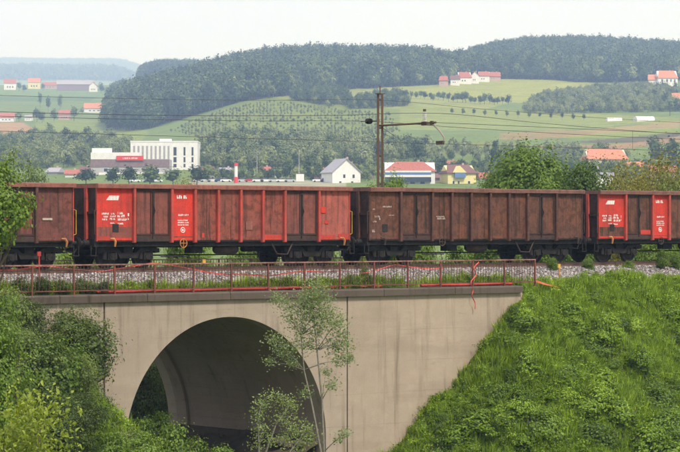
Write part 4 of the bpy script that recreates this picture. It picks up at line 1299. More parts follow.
# ================================================================== FOLIAGE BUILDERS
def leaf_hex(rg, C, L, up=0.55, droop=0.15, wid=0.3):
    """larger leaf for plants near the eye: two halves folded along the midrib"""
    n = len(C)
    d = rg.normal(size=(n, 3)); d[:, 2] = d[:, 2] * 0.6 - droop
    d /= np.linalg.norm(d, axis=1)[:, None] + 1e-9
    nn = rg.normal(size=(n, 3)) * (1 - up); nn[:, 2] += up
    w_ = np.cross(d, nn); w_ /= np.linalg.norm(w_, axis=1)[:, None] + 1e-9
    f = np.cross(w_, d)
    L = np.broadcast_to(np.asarray(L, float), (n,))[:, None]
    b = C - d * L * 0.5
    cv = lambda t, s: b + d * L * t + w_ * L * (wid * s) + f * L * (0.12 * abs(s) - 0.25 * t * t)
    V = np.stack([cv(0, 0), cv(0.3, 1), cv(0.68, 0.75), cv(1, 0), cv(0.68, -0.75), cv(0.3, -1)], 1)
    i = np.arange(n)[:, None] * 6
    Q = np.concatenate([i + np.array([[0, 1, 2, 3]]), i + np.array([[0, 3, 4, 5]])], 1).reshape(-1, 4)
    return V.reshape(-1, 3), Q
def leaf_quads(rg, C, L, up=0.55, droop=0.15, wid=0.36, N=None):
    """one four-cornered leaf per centre: V (n*4,3), Q (n,4)"""
    n = len(C)
    d = rg.normal(size=(n, 3)); d[:, 2] = d[:, 2] * 0.6 - droop
    d /= np.linalg.norm(d, axis=1)[:, None] + 1e-9
    nn = rg.normal(size=(n, 3)) * (1 - up); nn[:, 2] += up
    if N is not None:                    # leaves turn their faces outwards from their clump
        nn = N + rg.normal(size=(n, 3)) * 0.28
        d = d - nn * ((d * nn).sum(1) / ((nn * nn).sum(1) + 1e-9))[:, None]
        d /= np.linalg.norm(d, axis=1)[:, None] + 1e-9
    w_ = np.cross(d, nn); w_ /= np.linalg.norm(w_, axis=1)[:, None] + 1e-9
    f = np.cross(w_, d)
    L = np.broadcast_to(np.asarray(L, float), (n,))[:, None]
    b = C - d * L * 0.5
    V = np.stack([b, b + d * L * 0.45 + w_ * L * wid + f * L * 0.08, b + d * L, b + d * L * 0.45 - w_ * L * wid + f * L * 0.08], 1)
    Q = np.arange(4 * n).reshape(n, 4)
    return V.reshape(-1, 3), Q

def clump_points(rg, lobes, n, nsub=14, sig=0.3, shell=0.55):
    """leaf centres in uneven clumps spread over and through a set of ellipsoid lobes"""
    wts = np.array([(l[1][0] * l[1][1] * l[1][2]) ** (2 / 3) for l in lobes]); wts /= wts.sum()
    subs, srad = [], []
    for (c, r), wt in zip(lobes, wts):
        m = max(4, int(nsub * len(lobes) * wt))
        d = rg.normal(size=(m, 3)); d /= np.linalg.norm(d, axis=1)[:, None]
        rad = rg.uniform(shell, 1.02, m)[:, None]
        subs.append(np.asarray(c) + d * rad * np.asarray(r))
        srad.append(np.full(m, (r[0] * r[1] * r[2]) ** (1 / 3)) * rg.uniform(0.6, 1.4, m))
    subs = np.concatenate(subs); srad = np.concatenate(srad)
    p = srad ** 2; p /= p.sum()
    k = rg.choice(len(subs), n, p=p)
    g = rg.normal(size=(n, 3)); g[:, 2] *= 0.7
    cen = np.mean([l[0] for l in lobes], axis=0)
    out = g * np.array([1, 1, 1.4]); out /= np.linalg.norm(out, axis=1)[:, None] + 1e-9
    o2 = subs[k] - cen; o2 /= np.linalg.norm(o2, axis=1)[:, None] + 1e-9
    clump_points.N = out * 0.7 + o2 * 0.6 + np.array([0, 0, 0.45])
    return subs[k] + g * (srad[k] * sig)[:, None], subs

def crown_mesh(name, seed, lobes, n, leaf, mat, nsub=14, sig=0.3, up=0.55, droop=0.15, wid=0.36, shell=0.55, zmin=None, hexa=False):
    rg = np.random.default_rng(seed)
    C, subs = clump_points(rg, lobes, n, nsub, sig, shell)
    L = leaf * rg.uniform(0.6, 1.35, len(C))
    V, Q = leaf_hex(rg, C, L, up, droop, wid) if hexa else leaf_quads(rg, C, L, up, droop, wid, clump_points.N)
    return np_mesh(name, V, Q, mat), subs

def limb_mesh(name, seed, base_r, top, subs, mat, nb=9, lean=(0, 0), root=-0.5, stems=1):
    rg = random.Random(seed); mb = MB()
    top = Vector(top)
    for st in range(stems):
        off = Vector((rg.uniform(-0.3, 0.3), rg.uniform(-0.3, 0.3), 0)) if stems > 1 else Vector((0, 0, 0))
        tt = top + off * (2.5 if stems > 1 else 0)
        mid = (off + tt) * 0.5 + Vector((rg.uniform(-0.15, 0.15), rg.uniform(-0.15, 0.15), 0)) * top.length * 0.12
        path = [off + Vector((0, 0, root)), off * 1.0 + Vector((0, 0, 0.02)), mid, tt]
        mb.tube(path, [base_r * 1.15, base_r, base_r * 0.72, base_r * 0.35], 7)
    pick = [subs[i] for i in np.random.default_rng(seed).choice(len(subs), min(nb, len(subs)), replace=False)]
    for s in pick:
        s = Vector(s); t = rg.uniform(0.35, 0.95)
        p0 = top * t
        m = (p0 + s) * 0.5 + Vector((0, 0, -0.08 * (s - p0).length))
        mb.tube([p0, m, s], [base_r * 0.4, base_r * 0.25, base_r * 0.07], 5)
    return mb.mesh(name, mat)

def auto_lobes(rg, h0, h1, w, k=6, jit=0.5):
    """a broken, lopsided crown between heights h0 and h1 of half-width w"""
    H = h1 - h0
    out = [((0, 0, h0 + H * 0.5), (w * 0.62, w * 0.62, H * 0.42))]
    for i in range(k):
        a_ = 2 * PI * i / k + rg.uniform(-0.5, 0.5); z = h0 + H * rg.uniform(0.22, 0.85)
        rr = w * rg.uniform(0.35, 0.75) * (1.0 if z < h0 + H * 0.6 else 0.7)
        out.append(((rr * math.cos(a_), rr * math.sin(a_), z), (w * rg.uniform(0.28, 0.48), w * rg.uniform(0.28, 0.48), H * rg.uniform(0.14, 0.26))))
    out.append(((w * rg.uniform(-0.2, 0.2), w * rg.uniform(-0.2, 0.2), h0 + H * 0.86), (w * 0.35, w * 0.35, H * 0.16)))
    return out

def dome_lobes(rg, h0, h1, w, k=9):
    """broad leafy dome, fullest near its upper third"""
    H = h1 - h0
    out = [((0, 0, h0 + H * 0.52), (w * 0.66, w * 0.66, H * 0.40))]
    for i in range(k):
        a_ = 2 * PI * i / k + rg.uniform(-0.4, 0.4); z = h0 + H * rg.uniform(0.5, 0.82)
        rr = w * rg.uniform(0.45, 0.8) * (1.0 if z < h0 + H * 0.68 else 0.7)
        q = w * rg.uniform(0.26, 0.42)
        out.append(((rr * math.cos(a_), rr * math.sin(a_), z), (q, q, q * rg.uniform(0.8, 1.2))))
    for i in range(4):
        q = w * rg.uniform(0.22, 0.34)
        out.append(((w * rg.uniform(-0.45, 0.45), w * rg.uniform(-0.45, 0.45), h1 - q * rg.uniform(0.9, 1.7)), (q, q, q)))
    return out
KIND = {}
def make_kind(key, seed, h0, h1, w, n, leaf, mat, bark='bark', base_r=0.1, k=6, nb=10, stems=1, dome=False, **kw):
    rg = random.Random(seed)
    lobes = dome_lobes(rg, h0, h1, w, k) if dome else auto_lobes(rg, h0, h1, w, k)
    cm, subs = crown_mesh('crown', seed, lobes, n, leaf, M[mat], **kw)
    tm = limb_mesh('trunk', seed, base_r, (0, 0, h0 + (h1 - h0) * 0.7), subs, M[bark], nb, stems=stems)
    KIND[key] = (cm, tm)
def plant(key, loc, label, name='shrub', cat='shrub', group=None, rz=0.0, sc=1.0, parts=('crown', 'trunk')):
    r = empty(name, loc, rz)
    r.scale = sc if hasattr(sc, '__len__') else (sc, sc, sc)
    tag(r, label, cat, group)
    obj(parts[0], KIND[key][0], None, r); obj(parts[1], KIND[key][1], None, r)
    return r
# ================================================================== NEAR VEGETATION
M['leaf_grey2'] = leaf_mat('leaf_grey2', [(0.1, (0.09, 0.13, 0.04)), (0.45, (0.2, 0.27, 0.09)), (0.9, (0.34, 0.42, 0.16))], 0.42)
M['leaf_tree'] = leaf_mat('leaf_tree', [(0.1, (0.025, 0.05, 0.008)), (0.45, (0.085, 0.15, 0.02)), (0.9, (0.20, 0.30, 0.045))], 0.35)
# kinds of unit plants: about 1 m to a few metres high, copied and sized below
make_kind('shrubA', 1, 0.05, 2.6, 1.35, 15000, 0.08, 'leaf_shrub', base_r=0.05, k=7, stems=3, nsub=22, sig=0.24)
make_kind('shrubB', 2, 0.05, 3.2, 1.45, 17000, 0.07, 'leaf_shrub', base_r=0.05, k=8, stems=3, nsub=24, sig=0.22)
make_kind('shrubD', 3, 0.03, 1.5, 0.95, 5000, 0.075, 'leaf_dark', base_r=0.03, k=6, stems=3, nsub=22, sig=0.22)
make_kind('shrubF', 4, 0.03, 1.3, 0.9, 4200, 0.085, 'leaf_fresh', base_r=0.03, k=6, stems=3, nsub=20, sig=0.24)
make_kind('shrubW', 14, 0.03, 1.3, 0.9, 4600, 0.095, 'weed', base_r=0.03, k=7, stems=3, nsub=16, sig=0.22)
make_kind('shrubG', 5, 0.05, 2.4, 1.2, 6500, 0.09, 'leaf_fresh', base_r=0.04, k=7, stems=3, nsub=20, sig=0.22)
make_kind('limeT', 6, 1.5, 6.2, 2.0, 7500, 0.115, 'leaf_lime', base_r=0.10, k=9, nsub=20, sig=0.24, wid=0.28, hexa=True)
make_kind('treeL', 7, 6.2, 9.6, 1.75, 8500, 0.125, 'leaf_fresh', base_r=0.13, k=8, nsub=16, sig=0.2)
make_kind('tallA', 15, 0.2, 5.0, 1.7, 24000, 0.08, 'leaf_shrub', base_r=0.07, k=11, stems=3, nsub=24, sig=0.2)
make_kind('tallB', 16, 0.2, 5.0, 1.6, 22000, 0.085, 'leaf_fresh', base_r=0.07, k=11, stems=3, nsub=22, sig=0.2)
make_kind('treeR', 8, 5.0, 13.5, 3.5, 34000, 0.16, 'leaf_tree', base_r=0.22, k=12, nsub=24, sig=0.24, dome=True)
make_kind('treeR2', 9, 5.0, 12.5, 2.8, 26000, 0.15, 'leaf_tree', base_r=0.2, k=11, nsub=24, sig=0.24, dome=True)
make_kind('olive', 10, 2.5, 9.5, 2.8, 13000, 0.14, 'leaf_olive', base_r=0.14, k=11, nb=30, nsub=20, sig=0.26, dome=True)
make_kind('oliveG', 18, 2.5, 9.5, 2.8, 13000, 0.14, 'leaf_shrub', base_r=0.14, k=11, nb=30, nsub=20, sig=0.26, dome=True)
make_kind('roundY', 12, 0.6, 15.0, 6.5, 9000, 0.42, 'leaf_lime', base_r=0.35, k=9, nsub=20, sig=0.22)

rgp = random.Random(9)
def gz(x, y): return float(max(emb_h(x, y), GZ))
# shrubs on and before the left bank: (column, row of the top, row of the bottom, y, kind)
left = [
 (6, 283, 372, 74.6, 'shrubA', 'bushy shrub reaching the railing at the far left edge'),
 (32, 296, 380, 74.9, 'shrubB', 'rounded green shrub under the coping at the left'),
 (66, 304, 386, 74.7, 'shrubB', 'dense shrub in front of the wall beside the left joint'),
 (80, 309, 372, 75.2, 'shrubA', 'shrub with arching twigs against the wall left of the arch'),
 (24, 322, 420, 72.5, 'shrubA', 'broad shrub in the middle of the left thicket'),
 (54, 330, 424, 72.2, 'shrubG', 'fresh green shrub in the middle of the left thicket'),
 (76, 352, 440, 72.6, 'shrubB', 'shrub in the thicket below the left arch pier'),
 (100, 408, 470, 73.2, 'shrubA', 'low shrub at the foot of the left arch pier'),
 (10, 368, 470, 70.0, 'shrubB', 'dark lower shrub behind the lime leaved tree'),
 (48, 372, 480, 69.8, 'shrubA', 'shrub low in the left thicket between the lime tree and the pier'),
 (78, 390, 490, 70.4, 'shrubB', 'low shrub at the bottom edge under the left pier'),
 (112, 428, 500, 70.6, 'shrubG', 'lowest shrub left of the arch opening'),
 (124, 424, 490, 72.2, 'shrubA', 'light shrub on the slope at the left foot of the arch'),
 (145, 430, 500, 71.4, 'shrubG', 'fresh low shrub on the slope just inside the arch edge'),
 (-22, 300, 420, 73.0, 'shrubB', 'shrub just cut by the left picture edge'),
]
for i, (px, t, b, y, kd, lb) in enumerate(left):
    p = PY(px, b, y); top = PY(px, t, y)
    hh = {'shrubA': 2.75, 'shrubB': 3.35, 'shrubG': 2.55}[kd]
    ww = {'shrubA': 1.5, 'shrubB': 1.6, 'shrubG': 1.35}[kd]
    z0 = min(p.z + 0.6, gz(p.x, y) - 0.05)
    H = top.z - z0
    s = H / hh
    sw = min(1.25, max(0.75, s))
    if H > 3.9:
        kd = 'tallB' if i % 3 == 1 else 'tallA'; s = H / 5.15; sw = min(1.05, s)
    plant(kd, (p.x, y, z0), lb, 'shrub', 'shrub', 'shrubs of the left thicket', rgp.uniform(0, 6.28), (sw, sw, s))
# lime leaved young trees in front
p = P(18, 400, 46.0); plant('limeT', (p.x, p.y, p.z - 5.6), 'young tree with large lime green leaves at the bottom left corner', 'tree', 'tree', None, 0.7, (0.72, 0.72, 0.92))
p = P(-4, 292, 70.0); plant('tallB', (p.x, p.y, p.z - 5.6), 'tall fresh green shrub at the left edge below the railing', 'shrub', 'shrub', None, 2.2, (0.8, 0.8, 1.1))
# tree reaching in front of the left wagon
p = P(-8, 141, 76.0); plant('treeL', (p.x, p.y, p.z - 9.9), 'leafy tree in front of the leftmost wagon at the picture edge', 'tree', 'tree', None, 1.0, (0.85, 0.85, 1.0))

# under and beyond the arch
for (px, t, b, y, kd, lb, sw) in ((138, 412, 480, 74.0, 'shrubG', 'bright shrub inside the left foot of the arch', 0.7), (178, 415, 480, 75.2, 'shrubF', 'low leafy plant on the arch floor at the left', 1.1),
                              (196, 432, 480, 76.0, 'shrubF', 'small weed clump in the arch mouth', 1.0), (222, 440, 485, 75.5, 'shrubF', 'weed clump at the bottom of the arch opening', 0.9), (158, 404, 470, 79.5, 'shrubG', 'bright bush lit inside the tunnel entrance', 0.65)):
    p = PY(px, b, y); top = PY(px, t, y)
    hh = {'shrubF': 1.4, 'shrubG': 2.55}[kd]
    plant(kd, (p.x, y, p.z), lb, 'shrub', 'shrub', 'plants under the arch', rgp.uniform(0, 6.28), (sw, sw, (top.z - p.z) / hh))
for k, (px, y, t) in enumerate(((140, 90.5, 330), (158, 92.5, 345), (120, 92.0, 335), (150, 97, 320), (128, 98, 315), (172, 99, 330))):
    p = PY(px, t, y)
    plant('shrubB', (p.x, y, GZ - 0.1), 'dark bush seen through the far mouth of the arch', 'shrub', 'shrub', 'bushes behind the arch', rgp.uniform(0, 6.28), (1.3, 1.3, (p.z - GZ) / 3.3))

# fallen rubble along the foot of the right tunnel wall
rub = [blob_mesh('boulder', 70 + k, M['concrete_dark'], 2, 0.4, 0.7) for k in range(3)]
for k in range(26):
    rg = random.Random(500 + k)
    y = rg.uniform(YB + 0.8, YF - 0.8); s = rg.uniform(0.15, 0.42)
    o = obj('boulder', rub[k % 3], None, None, (65.3 - abs(rg.gauss(0, 0.6)), y, -7.25 + rg.uniform(-0.5, 0.35)), rg.uniform(0, 6), (s, s, s * 0.8))
    tag(o, 'broken stone in the rubble along the tunnel wall', 'stone', 'rubble stones under the arch')
# heap of earth below the rubble
mb = MB()
vs, fs = [], []
for i, y in enumerate(np.linspace(YB + 0.3, YF - 0.3, 16)):
    for j, (x, z) in enumerate(((65.75, -6.75), (65.2, -7.0), (64.3, -7.7), (63.0, -8.5), (61.3, GZ - 0.1))):
        vs.append((x + 0.15 * math.sin(3 * y + j), y, z + 0.15 * math.sin(2.1 * y + 2 * j)))
for i in range(15):
    for j in range(4): fs.append((i * 5 + j, (i + 1) * 5 + j, (i + 1) * 5 + j + 1, i * 5 + j + 1))
mb.add(vs, fs); tag(mb.build('earth_heap', M['soil'], None, True), kind='structure')

# vegetation on the bridge deck along the railing
for k, (px, t, y, kd, sw, lb) in enumerate(((42, 276, YB + 0.55, 'shrubD', 0.75, 'low bush growing through the railing above the left wall, leftmost'), (62, 279, YB + 0.5, 'shrubD', 0.7, 'low bush growing through the railing, second from the left'),
      (84, 278, YB + 0.55, 'shrubD', 0.75, 'low bush growing through the railing, third from the left'), (103, 281, YB + 0.5, 'shrubD', 0.55, 'low bush at the right end of the greenery on the left coping'), (20, 277, YB + 0.6, 'shrubD', 0.7, 'low bush behind the railing at the left edge'),
      (366, 263, YB + 0.7, 'shrubF', 0.55, 'bush taller than the railing above the wing wall joint'), (352, 272, YB + 0.6, 'shrubF', 0.5, 'small bush behind the railing right of the sapling'), (384, 279, YB + 0.55, 'shrubF', 0.5, 'low weeds behind the railing right of the tall bush'), (398, 284, YB + 0.5, 'shrubF', 0.45, 'flat weeds on the coping behind the middle right railing'), (335, 277, YB + 0.8, 'shrubF', 0.5, 'weeds behind the railing just left of the joint'), (306, 280, YB + 0.9, 'shrubF', 0.4, 'small weed tuft behind the railing above the arch right shoulder'),
      (467, 285, YB + 0.4, 'shrubF', 0.35, 'small weed by the knotted tape on the coping'))):
    p = PY(px, 288, y); top = PY(px, t, y); z0 = -0.88
    plant(kd, (p.x, y, z0), lb, 'shrub', 'shrub', 'bushes along the bridge railing', rgp.uniform(0, 6.28), (sw, sw * 0.6, (top.z - z0) / (1.6 if kd == 'shrubD' else 1.4)))

# green growth beyond the far rail, seen below the wagons
for k in range(34):
    rg = random.Random(900 + k)
    x = 52 + k * 1.9 + rg.uniform(-0.6, 0.6)
    tall = rg.uniform(1.2, 2.0)
    plant('shrubF' if k % 3 else 'shrubG', (x, 88.2 + rg.uniform(-0.4, 1.0), -1.6), 'bush beyond the far rail, showing below the wagons', 'shrub', 'shrub', 'bushes beyond the far rail', rg.uniform(0, 6), (1.1, 1.0, tall * (1.3 if k % 3 else 0.75)))
for k, (px, y, h, lb) in enumerate(((553, 79.6, 0.5, 'small weed by the wheels just right of the railing end'), (588, 79.7, 0.45, 'small weed under the coupling of the last wagon'), (662, 79.4, 0.75, 'leafy weed beside the rightmost wagon bogie'), (676, 79.4, 0.6, 'leafy weed cut by the right picture edge'), (628, 79.7, 0.35, 'low weed in the ballast before the red panel'))):
    p = PY(px, 262, y)
    plant('shrubF', (p.x, y, -0.35), lb, 'weed', 'plant', 'weeds in the ballast', rgp.uniform(0, 6.28), (0.4, 0.4, h))

# shrubs standing out on the right bank
bank = [(527, 336, 372, 0.62, 'shrubD', 'dark bush below the coping end on the right bank'), (520, 376, 412, 0.6, 'shrubD', 'dark bush in the middle of the bank left of centre'), (543, 395, 436, 0.75, 'shrubF', 'leafy bush low on the bank left of centre'),
        (602, 300, 344, 0.5, 'shrubD', 'narrow dark bush high on the right bank'), (640, 335, 370, 0.6, 'shrubD', 'dark bush on the upper right bank'), (600, 372, 412, 0.75, 'shrubD', 'wide dark bush in the middle of the bank'),
        (655, 372, 408, 0.75, 'shrubF', 'leafy bush right of the middle of the bank'), (596, 410, 446, 0.8, 'shrubF', 'leafy bush at the foot of the bank'), (648, 412, 452, 0.9, 'shrubD', 'dark bush at the lower right corner'), (676, 396, 440, 0.8, 'shrubF', 'leafy bush cut by the right edge low on the bank'),
        (524, 292, 330, 0.45, 'shrubD', 'ivy-like dark bush climbing the coping end'), (500, 372, 400, 0.55, 'shrubF', 'light bush leaning against the wing wall'), (470, 398, 430, 0.5, 'shrubF', 'small bush along the wing wall edge'), (440, 425, 458, 0.5, 'shrubF', 'lowest small bush along the wing wall edge'),
        (512, 318, 346, 0.45, 'shrubF', 'leafy bush at the top of the wing wall edge'), (560, 440, 476, 0.9, 'shrubF', 'bush at the bottom edge in front of the bank'), (500, 440, 476, 0.9, 'shrubF', 'bush at the bottom edge near the wing wall'), (676, 430, 470, 0.9, 'shrubD', 'dark bush in the very corner at the lower right'), (566, 352, 380, 0.5, 'shrubF', 'small light bush amid the bank grass')]
def bank_hit(px, py):
    for D in np.arange(80, 125, 0.05):
        p = P(px, py, D)
        if p.z <= emb_h(p.x, p.y): return p
    return P(px, py, 100)
for (px, t, b, sw, kd, lb) in bank:
    p = bank_hit(px, b)
    H = (b - t) / F * 103 * 0.8
    plant('shrubW' if kd == 'shrubD' else 'shrubF', (p.x, p.y, p.z - 0.3), lb, 'shrub', 'shrub', 'bushes on the right bank', rgp.uniform(0, 6.28), (sw * rgp.uniform(1.3, 1.8), sw * 1.25, H / 1.15))

rgb = random.Random(61)
for k in range(84):
    px, py = rgb.uniform(440, 690), rgb.uniform(290, 450)
    if py < 290 + (520 - px) * 1.28 + 14: continue
    p = bank_hit(px, py); q = rgb.uniform(0.3, 0.9)
    plant(rgb.choice(('shrubW', 'shrubF', 'shrubW')), (p.x, p.y, p.z - 0.25), 'leafy weed clump among the grass of the right bank', 'weed_clump', 'plant', 'weed clumps on the right bank', rgb.uniform(0, 6.28), (q * rgb.uniform(1.0, 1.6), q, q * rgb.uniform(0.7, 1.1)))
# -------- grass and weeds of the banks (uncountable)
def tuft(seed, nb, h, spread, mat, bend=0.5, wd=0.012):
    rg = random.Random(seed); mb = MB()
    for k in range(nb):
        a_ = rg.uniform(0, 2 * PI); r = spread * math.sqrt(rg.random())
        x, y = r * math.cos(a_), r * math.sin(a_)
        hh = h * rg.uniform(0.5, 1.1); b_ = bend * hh * rg.uniform(0.2, 1.0); a2 = rg.uniform(0, 2 * PI)
        dx, dy = math.cos(a2) * b_, math.sin(a2) * b_
        ux, uy = -math.sin(a2) * wd, math.cos(a2) * wd
        vs = [(x - ux, y - uy, 0), (x + ux, y + uy, 0), (x + dx * 0.35 + ux, y + dy * 0.35 + uy, hh * 0.6), (x + dx * 0.35 - ux, y + dy * 0.35 - uy, hh * 0.6), (x + dx, y + dy, hh)]
        mb.add(vs, [(0, 1, 2, 3), (3, 2, 4)])
    return mb.mesh('tuft', mat)
def weed(seed, n, h, w_, leaf, mat):
    rg = np.random.default_rng(seed)
    C = np.stack([rg.normal(0, w_ * 0.45, n), rg.normal(0, w_ * 0.45, n), h * rg.uniform(0.1, 1, n) ** 0.8], -1)
    V, Q = leaf_quads(rg, C, leaf * rg.uniform(0.6, 1.3, n), 0.6, 0.1, 0.32)
    return np_mesh('weed', V, Q, mat)
protos = [tuft(1, 34, 0.50, 0.16, M['grass']), tuft(2, 34, 0.62, 0.2, M['grass'], 0.6), tuft(3, 30, 0.42, 0.18, M['grass'], 0.8, 0.016), tuft(4, 26, 0.75, 0.12, M['grass'], 0.45, 0.014),
          weed(5, 90, 0.40, 0.22, 0.075, M['weed']), weed(6, 110, 0.55, 0.25, 0.085, M['weed']), weed(7, 80, 0.34, 0.28, 0.07, M['grass'])]
rgg = np.random.default_rng(21)
def patchy(x, y, s, o): return np.sin(x * s + o) * np.cos(y * s * 1.1 + 2 * o) + 0.6 * np.sin((x + y) * s * 2.1 + o)
def bank_points(n, x0, x1, y0, y1):
    x = rgg.uniform(x0, x1, n); y = rgg.uniform(y0, y1, n)
    z = emb_h(x, y)
    k = (z > GZ) & ~((x > 44) & (x < XW1 + 0.1) & (y > YB - 0.12))
    k &= ~((y > YT - 4.4) & (y < YT + 4.4))
    return x[k], y[k], z[k]
xa, ya2, za = bank_points(46000, 64, 100, 63, 78.2)
xb, yb2, zb2 = bank_points(9000, 40, 58, 63, 76.2)
xc, yc2, zc2 = bank_points(6000, 40, 110, 86, 94)
x = np.concatenate([xa, xb, xc]); y = np.concatenate([ya2, yb2, yc2]); z = np.concatenate([za, zb2, zc2])
n = len(x)
pt = patchy(x, y, 0.9, 0.7)
top = (y > 75.5) | (x > 84)
isw = rgg.random(n) < np.clip(0.36 + 0.32 * pt, 0.06, 0.85)
idx = np.where(isw, rgg.integers(4, 7, n), rgg.integers(0, 4, n))
sc = rgg.uniform(0.55, 1.15, n) * np.where(isw, 1.0, 0.95) * (0.85 + 0.22 * np.clip(patchy(x, y, 0.5, 2.0), -1, 1))
edge = np.clip((77.9 + 0.5 * np.clip((x - 79) / 5, 0, 1) - y) / 1.2, np.where(x > 81, 0.75, 0.35), 1.0)
sc = sc * np.where(y < 80, edge, 1)
rot = np.stack([rgg.normal(0, 0.18, n), rgg.normal(0, 0.18, n), rgg.uniform(0, 6.28, n)], -1)
scatter('grass', np.stack([x, y, z - 0.03], -1), rot, np.stack([sc, sc, sc * rgg.uniform(0.8, 1.2, n)], -1), idx, protos,
        label='tall green grass and weeds covering the railway bank', cat='grass')
# grass strip between ballast and railing on the bridge, and on the valley floor
n = 6500
x = rgg.uniform(50, 77, n); y = YB + 0.55 + np.abs(rgg.normal(0, 0.5, n)); k = rgg.random(n) < np.clip(0.5 + 0.5 * np.sin(x * 0.8 + 1) * np.sin(x * 0.33), 0.1, 1)
x, y = x[k], y[k]; n = len(x)
sc = rgg.uniform(0.35, 1.05, n) * np.clip(1.3 - 0.5 * (y - YB), 0.35, 1)
scatter('deck_grass', np.stack([x, y, np.maximum(-0.88, bed_z(y) - 0.03)], -1), np.stack([rgg.normal(0, 0.15, n), rgg.normal(0, 0.15, n), rgg.uniform(0, 6.28, n)], -1), np.stack([sc, sc, sc], -1), rgg.integers(0, 7, n), protos,
        label='grass strip between the railing and the ballast', cat='grass')
n = 9000
x = rgg.uniform(44, 72, n); y = np.where(rgg.random(n) < 0.6, rgg.uniform(60, 77, n), rgg.uniform(85, 110, n))
sc = rgg.uniform(0.8, 1.7, n)
scatter('valley_grass', np.stack([x, y, np.full(n, GZ)], -1), np.stack([rgg.normal(0, 0.15, n), rgg.normal(0, 0.15, n), rgg.uniform(0, 6.28, n)], -1), np.stack([sc, sc, sc], -1), rgg.integers(0, 7, n), protos,
        label='tall weeds on the valley floor before and behind the arch', cat='grass')

# -------- slender saplings in front of the arch
def sapling(stems, leafpts, leaf, n, mat, bark, label, seed, sig=0.25, up=0.3):
    base = Vector(stems[0][0])
    r = empty('sapling', base); tag(r, label, 'sapling')
    mb = MB(); cs = []
    rg = random.Random(seed)
    for st in stems:
        pts = [Vector(p) - base for p in st]
        m = len(pts)
        mb.tube(pts, [0.055 * (1 - 0.85 * i / (m - 1)) for i in range(m)], 6)
    all_ = [Vector(p) - base for st in stems for p in st[1:]]
    for (p, rad) in leafpts:
        p = Vector(p) - base
        near = min(all_, key=lambda q: (q - p).length + (0.6 if q.z > p.z else 0))
        mb.tube([near, (near + p) * 0.5 + Vector((0, 0, 0.06)), p], [0.018, 0.012, 0.005], 4)
        cs.append((p, rad))
    mb.build('trunk', M[bark], r, True)
    g = np.random.default_rng(seed)
    w_ = np.array([c[1] ** 2 for c in cs]); w_ /= w_.sum()
    k = g.choice(len(cs), n, p=w_)
    C = np.array([list(c[0]) for c in cs])[k] + g.normal(size=(n, 3)) * np.array([c[1] for c in cs])[k][:, None] * np.array([1, 1, 0.85]) * 0.72
    V, Q = leaf_quads(g, C, leaf * g.uniform(0.6, 1.3, n), up, 0.2, 0.26)
    obj('crown', np_mesh('crown', V, Q, M[mat]), None, r)
DS = 93.0
def S(a, b, d=0): return P(a, b, DS + d)
sapling([[S(327, 500), S(321, 452), S(312, 405), S(304, 370), S(301, 335), S(303, 310)], [S(327, 500), S(324, 452), S(322, 400), S(317, 350), S(313, 310), S(316, 286)]],
        [(S(317, 287), .30), (S(312, 296), .36), (S(322, 300), .36), (S(306, 300, .3), .28), (S(277, 298), .26), (S(288, 305), .28), (S(300, 312), .32), (S(328, 318, -.3), .34), (S(312, 318), .34), (S(318, 330), .3), (S(338, 322), .28), (S(345, 345), .28), (S(334, 345, .4), .30), (S(275, 340), .26), (S(284, 350), .28), (S(270, 362), .20), (S(296, 345), .24), (S(292, 362), .22), (S(338, 360), .26), (S(349, 358), .2),
         (S(332, 385), .22), (S(326, 372), .18), (S(300, 330), .26), (S(290, 320), .22), (S(310, 345), .26), (S(341, 334), .22), (S(305, 392), .2), (S(345, 434), .18), (S(338, 440), .16), (S(322, 312), .3), (S(308, 285 + 20), .26)],
        0.095, 7500, 'leaf_grey', 'bark_pale', 'slender grey-green sapling with two thin stems before the arch', 31)
sapling([[S(262, 500, -2), S(266, 452, -2), S(276, 425, -2), S(290, 405, -2)], [S(262, 500, -2), S(259, 452, -2), S(258, 420, -2), S(262, 402, -2)], [S(262, 500, -2), S(290, 452, -2), S(305, 432, -2)]],
        [(S(290, 404, -2), .3), (S(280, 398, -2), .24), (S(264, 402, -2), .28), (S(272, 395, -2), .2), (S(258, 415, -2), .26), (S(262, 430, -2), .28), (S(258, 445, -2), .28), (S(272, 440, -2), .2), (S(290, 425, -2), .3), (S(300, 432, -2), .3), (S(308, 428, -2), .22), (S(284, 440, -2), .26), (S(300, 446, -2), .26), (S(312, 440, -2), .22), (S(281, 418, -2), .24)],
        0.09, 2300, 'leaf_grey2', 'bark_pale', 'smaller leafy sapling left of the two-stemmed one in the arch', 33)

# -------- trees just behind the railway
def behind(px, top, D, kd, hk, wd, label, cat='tree', group=None, rz=0.0):
    """tree whose top shows at a row: base on the ground"""
    p = onground(px, D); t = P(px, top, D)
    plant(kd, p, label, 'tree', cat, group, rz, (wd, wd, (t.z - p.z) / hk))
behind(528, 136, 136, 'treeR', 13.8, 1.0, 'large bright green tree behind the right end of the brown wagon', rz=0.3)
behind(578, 148, 134, 'treeR2', 12.8, 0.8, 'narrow bright green tree beside the larger one behind the wagons', rz=2.0)
behind(523, 131, 137, 'treeR2', 12.8, 0.42, 'pointed leader of green leaves above the large tree behind the brown wagon', rz=0.9)
behind(512, 140, 138, 'treeR2', 12.8, 0.45, 'green tree with pointed top left of the large one', rz=2.9)
behind(583, 146, 135, 'treeR2', 12.8, 0.42, 'pointed green tree at the right end of the green group', rz=3.9)
behind(500, 156, 139, 'treeR2', 12.8, 0.72, 'small green tree at the left flank of the large one', rz=4.1)
behind(552, 162, 133, 'treeR2', 12.8, 0.6, 'low green tree filling the gap between the two taller ones', rz=5.0)
behind(392, 160, 138, 'treeR2', 12.8, 0.5, 'young green tree directly right of the mast', rz=1.1)
